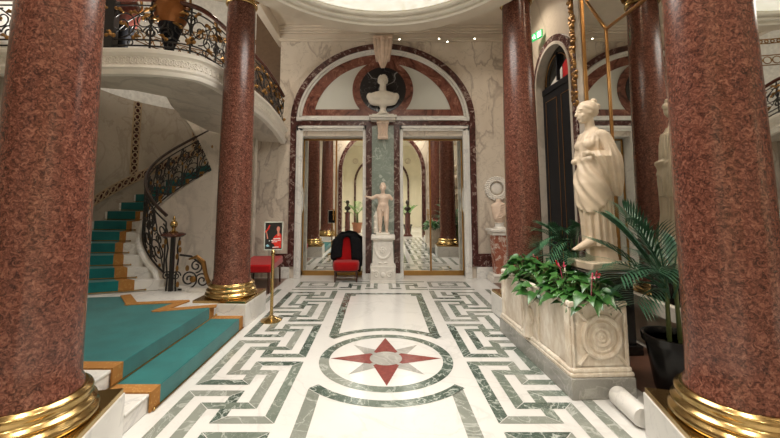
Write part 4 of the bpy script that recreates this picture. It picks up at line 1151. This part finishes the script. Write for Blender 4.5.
mb.ball((x_, 0, .545), .02, .026, .032, 10, 8); mb.tube([(x_, 0, .52), (x_, .0, .42), (x_, .015, .32), (x_, .01, .22)], [.03, .045, .055, .07], 10)
for sy in (-1, 1): mb.tube([(x_, sy * .03, .50), (x_, sy * .075, .42), (x_, sy * .05, .36)], .016, 8)
mb.build('gable_relief', 'planter', tr_)
mb = MB(); mb.box(-pw2 + .06, pw2 - .06, -pl2 + .06, pl2 - .06, .26, .68); mb.build('soil', 'soil', pl)

def heart_leaf(mb, base, d, L, W, droop, tw, curl=.25):
    # broad heart-shaped blade, folded along the rib
    d = Vector(d).normalized(); side = d.cross(Vector((0, 0, 1)))
    if side.length < .01: side = Vector((1, 0, 0))
    side.normalize(); side = Matrix.Rotation(tw, 3, d) @ side; up = side.cross(d)
    base = Vector(base); o = len(mb.v)
    prof = [(-.14, .0), (-.10, .36), (.04, .50), (.25, .50), (.5, .38), (.75, .18), (1.0, 0)]
    vs = []
    for t_, w_ in prof:
        c_ = base + d * L * t_ + Vector((0, 0, -droop * L * max(0, t_) ** 2)) + (up * .02 * L)
        if t_ == -.14: c_ = base
        e = side * W * w_
        vs += [c_ + e + up * curl * W * w_, c_ - e * 0, c_ - e + up * curl * W * w_]
    fs = []
    for i in range(len(prof) - 1):
        for j in range(2): fs.append((3 * i + j, 3 * i + j + 1, 3 * i + 3 + j + 1, 3 * i + 3 + j))
    mb.add(vs, fs)
rnd = random.Random(21)
plan = [(-.66, .0), (-.48, -.10), (-.45, .12), (-.26, .02), (-.05, -.10), (.0, .12), (.22, 0.), (.42, -.10), (.46, .10), (.64, .0)]
def anthurium(i, yy, xx):
    an = thing('anthurium', 'leafy green anthurium plant growing in the long stone planter', 'plant', (1.735 - yy * math.sin(R(2.6)) + xx, 3.95 + yy, .64), 0, 'anthuriums in the stone planter')
    fo = MB(); sm = MB()
    nl = 44
    for k in range(nl):
        a = rnd.uniform(0, 2 * PI); t_ = rnd.random(); rad = .04 + .17 * math.sqrt(t_); hh = .26 - .21 * t_ + rnd.uniform(-.03, .05)
        b = Vector((rad * math.cos(a), rad * math.sin(a), hh))
        fo_d = Vector((math.cos(a), math.sin(a), rnd.uniform(-.25, .35)))
        L_ = rnd.uniform(.09, .15)
        heart_leaf(fo, b, fo_d, L_, L_ * .80, rnd.uniform(.2, .7), rnd.uniform(-.6, .6))
        sm.tube([(0, 0, -.02), (b.x * .5, b.y * .5, b.z * .7), b], .0035, 5)
    sm.build('stems', 'stem', an); fo.build('leaves', 'leaf', an)
    for k in range(2 if i in (0, 2, 3, 5, 8) else 0):
        a = rnd.uniform(PI * .6, PI * 1.6); r_ = rnd.uniform(.04, .14)
        b = Vector((r_ * math.cos(a), r_ * math.sin(a), .27 + rnd.uniform(0, .05)))
        f = MB(); heart_leaf(f, b, (math.cos(a), math.sin(a), .3), .07, .06, .2, .3); f.tube([b, b + Vector((math.cos(a) * .02, math.sin(a) * .02, .045))], .006, 6)
        f.tube([(0, 0, 0), b * .6, b], .003, 5)
        f.build('flower', ('flower', 'flowerw', 'flowerr')[(i + k) % 3], an)
for i, (yy, xx) in enumerate(plan): anthurium(i, yy, xx)

# ------------------------------------------------------------------ palms
def frond(mb, base, az, length, lift, droop, n=18, ll=.34, wid=.0085):
    base = Vector(base); d = Vector((math.cos(az), math.sin(az), 0)); side = Vector((-math.sin(az), math.cos(az), 0))
    def c_(t_): return base + d * length * t_ * math.cos(lift) * (1 - .12 * t_) + Vector((0, 0, length * (math.sin(lift) * t_ - droop * t_ * t_)))
    mb.tube([c_(i / 12) for i in range(13)], [.010 - .0007 * i for i in range(13)], 6)
    for i in range(n):
        t_ = .22 + .78 * i / (n - 1); p = c_(t_); tg = (c_(min(1, t_ + .02)) - c_(t_ - .02)).normalized()
        L_ = ll * (.45 + 1.1 * math.sin(PI * (.12 + .80 * (t_ - .22) / .78)) * .6)
        for s_ in (-1, 1):
            dirv = (side * s_ * .75 + tg * .95 + Vector((0, 0, .25))).normalized()
            pts = [p, p + dirv * L_ * .5 + Vector((0, 0, -.05 * L_)), p + dirv * L_ + Vector((0, 0, -.24 * L_))]
            nrm_ = dirv.cross(Vector((0, 0, 1))).normalized() * wid
            o = [pts[0] - nrm_ * .4, pts[0] + nrm_ * .4, pts[1] - nrm_, pts[1] + nrm_, pts[2]]
            mb.add(o, [(0, 1, 3, 2), (2, 3, 4)])
def palm(name, label, x, y, potm, pot, stemh, fronds, mat='leaf2', group=None, seed=1, ll=.34):
    r = random.Random(seed)
    t = thing(name, label, 'palm', (x, y, 0), 0, group)
    R_, Hh = pot
    mb = MB(); mb.lathe([(R_ * .68, 0), (R_ * .72, .02), (R_ * .95, Hh * .86), (R_ * 1.06, Hh * .87), (R_ * 1.08, Hh), (R_ * .96, Hh), (R_ * .92, Hh * .9)], 32); pt_ = mb.build('pot', potm, t)
    mb = MB(); mb.lathe([(.01, Hh * .9), (R_ * .93, Hh * .9), (R_ * .9, Hh * .88)], 24); mb.build('soil', 'soil', pt_)
    mb = MB()
    for k in range(4):
        a = k * 1.7; mb.tube([(.05 * math.cos(a), .05 * math.sin(a), Hh * .88), (.04 * math.cos(a), .04 * math.sin(a), Hh + stemh)], [.018, .012], 8)
    mb.build('stems', 'stem', t)
    for (az, ln, lift, dr) in fronds:
        f = MB(); frond(f, (.04 * math.cos(R(az)), .04 * math.sin(R(az)), Hh + stemh * r.uniform(.6, 1)), R(az), ln, R(lift), dr, 13, ll)
        f.build('frond', mat, t)
    return t
palm('potted_palm', 'palm in a black pot between the stone planter and the right front column', 2.46, 3.28, 'blackgloss', (.22, .46), .52,
     [(170, .92, 50, .30), (200, .95, 58, .35), (140, .80, 60, .25), (190, .85, 40, .35), (160, .95, 62, .30), (205, .85, 34, .4), (225, .66, 42, .45), (100, .70, 62, .3), (75, .6, 50, .3), (255, .55, 55, .4), (185, .95, 66, .30), (155, .62, 30, .35), (20, .35, 72, .2), (215, .80, 74, .25), (180, .66, 16, .35), (120, .85, 68, .25), (210, .62, 22, .4)], ll=.34)
palm('potted_palm', 'palm in a dark pot behind the planter, between far right column and statue', 2.38, 4.71, 'blackgloss', (.14, .40), .72,
     [(185, .85, 52, .40), (205, .80, 40, .5), (165, .70, 58, .35), (235, .60, 55, .4), (265, .50, 66, .35), (195, .95, 66, .45), (175, .75, 28, .5), (215, .70, 18, .5), (245, .60, 30, .45), (150, .5, 40, .4), (190, .7, 5, .35), (225, .75, 62, .5)], 'leaf4', seed=3, ll=.28)
palm('terracotta_palm', 'big green palm in a terracotta pot reflected in the left mirror door', -1.25, -2.6, 'terra', (.26, .50), .5,
     [(a, 1.1, 60 - (a % 50) * .5, .3) for a in range(0, 360, 33)], 'leaf3', None, 5, .38)
palm('dark_pot_palm', 'bright green palm behind the dark bust reflected in the right mirror door', 1.3, -2.4, 'blackgloss', (.22, .42), .5,
     [(a, .8, 58 - (a % 40) * .5, .3) for a in range(0, 360, 40)], 'leaf3', None, 6, .34)
for x, y, lab, plab in ((-1.68, -1.9, 'dark bronze bust reflected in the left mirror door', 'tall brown pedestal with bust reflected in the left mirror door'), (1.18, -.75, 'dark bronze bust reflected in the right mirror door', 'tall brown pedestal with bust reflected in the right mirror door')):
    p = thing('brown_pedestal', plab, 'pedestal', (x, y, 0)); mb = MB(); mb.lathe([(.17, 0), (.17, .08), (.13, .12), (.12, .95), (.15, 1.0), (.15, 1.04)], 28); mb.build('shaft', 'porph', p); mb = MB(); mb.box(-.2, .2, -.2, .2, -.0, .05); mb.build('foot', 'porph', p)
    b = thing('bronze_bust', lab, 'bust', (x, y, 1.04), R(90)); s = MB()
    s.lathe([(.08, 0), (.08, .03), (.04, .06), (.05, .10)], 16); s.rings([[(a_ * math.cos(2 * PI * i / 24), b_ * math.sin(2 * PI * i / 24), z_) for i in range(24)] for z_, a_, b_ in ((.09, .05, .05), (.16, .085, .15), (.24, .08, .15), (.30, .05, .08))])
    cap2(s, (0, 0, .26), (0, 0, .38), .05, .045); head(s, (.01, 0, .46), .22, 0, curls=True)
    remeshed(s, 'figure', 'bronze', b, .013, 2)

# ------------------------------------------------------------------ marble roller on the floor at the right
mb = MB(); mb.tube([(1.83, 3.085, .074), (1.828, 3.07, .074), (1.812, 2.78, .074), (1.81, 2.76, .074)], [.060, .073, .073, .066], 28)
tag(mb.build('marble_bolster', 'white'), 'round white marble bar lying on the floor between planter and front right column', 'bar')

# ------------------------------------------------------------------ sign stand
sg = thing('sign_stand', 'brass poster stand on the floor in front of the left far column', 'sign', (-1.51, 5.13, 0), R(8))
mb = MB(); mb.lathe([(.135, 0), (.14, .008), (.138, .018), (.10, .032), (.055, .048), (.038, .065), (.024, .075)], 36); mb.build('foot', 'brass', sg)
mb = MB(); mb.lathe([(.021, .07), (.021, .86), (.028, .865), (.030, .88), (.022, .90), (.028, .915), (.018, .93), (.010, .95)], 24); mb.build('pole', 'brass', sg)
mb = MB()
for x0, x1, z0, z1 in ((-.125, -.112, .93, 1.315), (.112, .125, .93, 1.315), (-.125, .125, .93, .943), (-.125, .125, 1.302, 1.315)): mb.box(x0, x1, -.012, .012, z0, z1)
pass; fr_ = mb.build('frame', 'frame', sg, bevel=.002)
def flat(mb, pts, y): mb.add([(p[0], y, p[1]) for p in pts], [tuple(range(len(pts)))])
bk_ = MB(); bk_.box(-.113, .113, .0, .010, .94, 1.305); bk_.build('backing_board', 'blackmatt', sg)
po_ = MB(); po_.cur = 0; flat(po_, [(-.112, .943), (.112, .943), (.112, 1.302), (-.112, 1.302)], -.002)
po_.cur = 1                                            # figure in red
flat(po_, [(.035, 1.14), (.012, 1.12), (-.01, 1.08), (-.025, 1.03), (.0, 1.02), (.02, .985), (-.015, .96), (.10, .96), (.108, 1.05), (.106, 1.13), (.085, 1.16)], -.004)
flat(po_, [(-.112, 1.16), (-.085, 1.19), (-.06, 1.22), (-.045, 1.27), (-.06, 1.27), (-.09, 1.21), (-.112, 1.19)], -.004)
po_.cur = 2
flat(po_, [(.062 + .022 * math.cos(2 * PI * i / 16), 1.215 + .036 * math.sin(2 * PI * i / 16)) for i in range(16)], -.0045); flat(po_, [(.05, 1.12), (.08, 1.12), (.075, 1.19), (.052, 1.19)], -.0042)
flat(po_, [(-.10, 1.19), (-.09, 1.185), (-.07, 1.09), (-.085, 1.08)], -.0045)
po_.cur = 3
for x0, x1, z0 in ((-.03, .0, 1.055), (.005, .03, 1.058), (.036, .05, 1.056), (.055, .095, 1.058), (-.02, .015, 1.035), (.02, .05, 1.037), (.0, .09, 1.08), (-.01, .07, .965), (-.06, -.045, 1.05)): flat(po_, [(x0, z0), (x1, z0 + .003), (x1, z0 + .013), (x0, z0 + .010)], -.005)
po_.cur = 4; flat(po_, [(-.10, .99), (-.075, .975), (-.05, .985), (-.06, 1.0), (-.08, 1.012)], -.005)
po_.build('poster', ['paper', 'posred', 'posskin', 'poswhite', 'posblue'], fr_, smooth=False)

# ------------------------------------------------------------------ red seats
ch = thing('red_chair', 'low red velvet chair with a black jacket over its back before the left mirror', 'chair', (-.745, 7.66, 0), R(3)); ch.scale = (.97, .97, .95)
mb = MB()
rg = []
for z_, w_, d_ in ((.235, .255, .22), (.25, .27, .235), (.36, .275, .24), (.40, .26, .225), (.41, .22, .19)):
    rg.append([(w_ * (abs(math.cos(a)) ** .5) * (1 if math.cos(a) > 0 else -1), d_ * (abs(math.sin(a)) ** .5) * (1 if math.sin(a) > 0 else -1), z_) for a in [2 * PI * (i + .5) / 40 for i in range(40)]])
mb.rings(rg); mb.build('seat', 'redvelvet', ch, angle=60)
mb = MB()
outl = [(-.21, .38), (.21, .38), (.215, .50), (.19, .66), (.15, .80), (.10, .875), (.0, .90), (-.10, .875), (-.15, .80), (-.19, .66), (-.215, .50)]
mb.rings([[(x_ * k, y_ + (z_ - .38) * .18, .38 + (z_ - .38) * k) for x_, z_ in outl] for y_, k in ((.13, .92), (.115, .98), (.15, 1.0), (.20, 1.0), (.225, .95))]); mb.build('backrest', 'redvelvet', ch, angle=50)
for sx in (-1, 1):
    for sy in (-1, 1):
        mb = MB(); mb.tube([(sx * .215, sy * .18, .24), (sx * .22, sy * .185, .02), (sx * .22, sy * .185, 0)], [.024, .016, .016], 8); mb.build('leg', 'wood', ch)
mb = MB(); mb.box(-.24, .24, -.205, .205, .205, .24); mb.tube([(-.215, -.18, .09), (.215, -.18, .09)], .011, 6); mb.build('seat_rail', 'wood', ch)
jk = thing('black_jacket', 'black jacket draped over the back of the red chair by the mirror', 'jacket', (-.745, 7.66, 0), R(3)); jk.scale = (.97, .97, .95)
s = MB()
for sx, lo, ww in ((-1, .40, .07), (1, .14, .10)):
    for k in range(7):
        f = k / 6; x0 = sx * (.10 + .15 * f)
        s.tube([(sx * .03 + x0 * .3, .20, .915 - .02 * f), (x0 * .95 + sx * .02, .17, .87 - .06 * f), (x0 + sx * .035, .155 - .02 * f, .66), (x0 + sx * .045, .13 - .015 * f, .46), (x0 + sx * .04 * (1 - f * .3), .16, lo + .10 * (1 - f))], [.045, .055, .05, .05, .025], 8)
for k in range(9):
    x0 = -.24 + .06 * k; s.tube([(x0 * .55, .24, .93), (x0 * .9, .30, .86), (x0 * 1.1, .32, .60), (x0 * 1.1, .30, .22)], .05, 8)
s.tube([(-.17, .20, .85), (-.10, .17, .92), (0, .16, .945), (.10, .17, .92), (.17, .20, .85)], .045, 8)
remeshed(s, 'cloth', 'blackcloth', jk, .016, 4)
be = thing('red_bench', 'red upholstered bench with dark legs against the wall behind the left far column', 'bench', (-2.28, 7.05, 0), R(4))
mb = MB(); mb.box(-.30, .30, -.55, .55, .36, .50); bs_ = mb.build('seat', 'redvelvet', be, bevel=.03)
for sx in (-1, 1):
    for y_ in (-.48, .48): 
        mb = MB(); mb.tube([(sx * .25, y_, .37), (sx * .26, y_, 0)], [.024, .015], 8); mb.build('leg', 'wood', be)
bp = MB(); bp.box(-2.56, -2.50, 6.62, 6.75, 0, .99); bp.box(-2.62, -2.44, 6.58, 6.80, 0, .03)
tag(bp.build('dark_post', 'blackgloss', bevel=.004), 'narrow black upright post behind the red bench at the left', 'post')

# ------------------------------------------------------------------ lights
def area(name, loc, size, power, colr, rot=(0, 0, 0), shape='DISK', sy=None, spread=PI):
    l = bpy.data.lights.new(name, 'AREA'); l.energy = power; l.color = colr; l.shape = shape; l.size = size; l.spread = spread
    if sy: l.size_y = sy
    o = bpy.data.objects.new(name, l); col.objects.link(o); o.location = loc; o.rotation_euler = rot; return o
def point(name, loc, power, colr, r=.12):
    l = bpy.data.lights.new(name, 'POINT'); l.energy = power; l.color = colr; l.shadow_soft_size = r
    o = bpy.data.objects.new(name, l); col.objects.link(o); o.location = loc; return o
# unseen area lamp added under the laylight glass to give its light
area('laylight_fill', (CC[0], CC[1], HZ + .10), 2.1, 235, (1, .955, .89), spread=R(155))
# unseen fill lights added to the ceilings: a housing with glowing glass and its lamp
def fill_light(x, y, z, p, lab, colr=(1, .88, .73), size=.30):
    d_ = thing('fill_light', lab, 'fill light', (x, y, z), 0, 'added ceiling fill lights')
    mb = MB(); mb.lathe([(.20, 0), (.20, -.015), (.165, -.02), (.16, -.004)], 32); mb.build('rim', 'frame', d_)
    mb = MB(); mb.lathe([(.01, -.006), (.16, -.006), (.155, -.003)], 28); mb.build('lens', 'lamp', d_)
    o = area('lamp', (0, 0, -.03), size, p, colr, spread=R(120)); o.parent = d_
fill_light(2.2, 6.3, CEIL, 45, 'added ceiling fill light above the back right corner')
fill_light(-1.7, 6.3, CEIL, 45, 'added ceiling fill light above the back left corner')
fill_light(2.25, 3.6, CEIL, 36, 'added ceiling fill light above the draped statue')
fill_light(-1.3, .6, CEIL, 115, 'added ceiling fill light above the left entrance')
fill_light(1.3, .6, CEIL, 115, 'added ceiling fill light above the right entrance')
fill_light(-3.6, 3.0, 6.4, 34, 'added ceiling fill light high above the stair landing')
for x, y, lab in ((-4.5, 5.12, 'small added fill light on the balcony floor behind the dark red vase'), (-3.27, 5.08, 'small added fill light on the balcony floor between the two vases')):
    u_ = thing('fill_uplight', lab, 'floor lamp', (x, y, 3.53), 0)  # unseen lamp added behind the fascia to brighten the upper wall
    mb = MB(); mb.lathe([(.08, 0), (.085, .01), (.08, .06), (.065, .07), (.06, .065)], 24); mb.build('housing', 'iron', u_)
    mb = MB(); mb.lathe([(.002, .058), (.06, .058), (.055, .052)], 20); mb.build('lens', 'lamp', u_)
    o = area('lamp', (0, 0, .08), .10, 50, (1, .94, .84), (R(-16), 0, 0)); o.rotation_euler = (PI - R(20), 0, 0); o.parent = u_
fill_light(-1.2, -3.2, 5.0, 160, 'added ceiling fill light in the left of the vestibule', (1, .93, .80))
fill_light(1.2, -3.2, 5.0, 160, 'added ceiling fill light in the right of the vestibule', (1, .93, .80))

wd = bpy.data.worlds.new('world'); scn.world = wd; wd.use_nodes = True
wd.node_tree.nodes['Background'].inputs[0].default_value = (.9, .85, .78, 1); wd.node_tree.nodes['Background'].inputs[1].default_value = .1
vs_ = scn.view_settings
vs_.view_transform = 'Standard'; vs_.look = 'None'; vs_.exposure = -.93; vs_.gamma = 1; vs_.use_curve_mapping = False
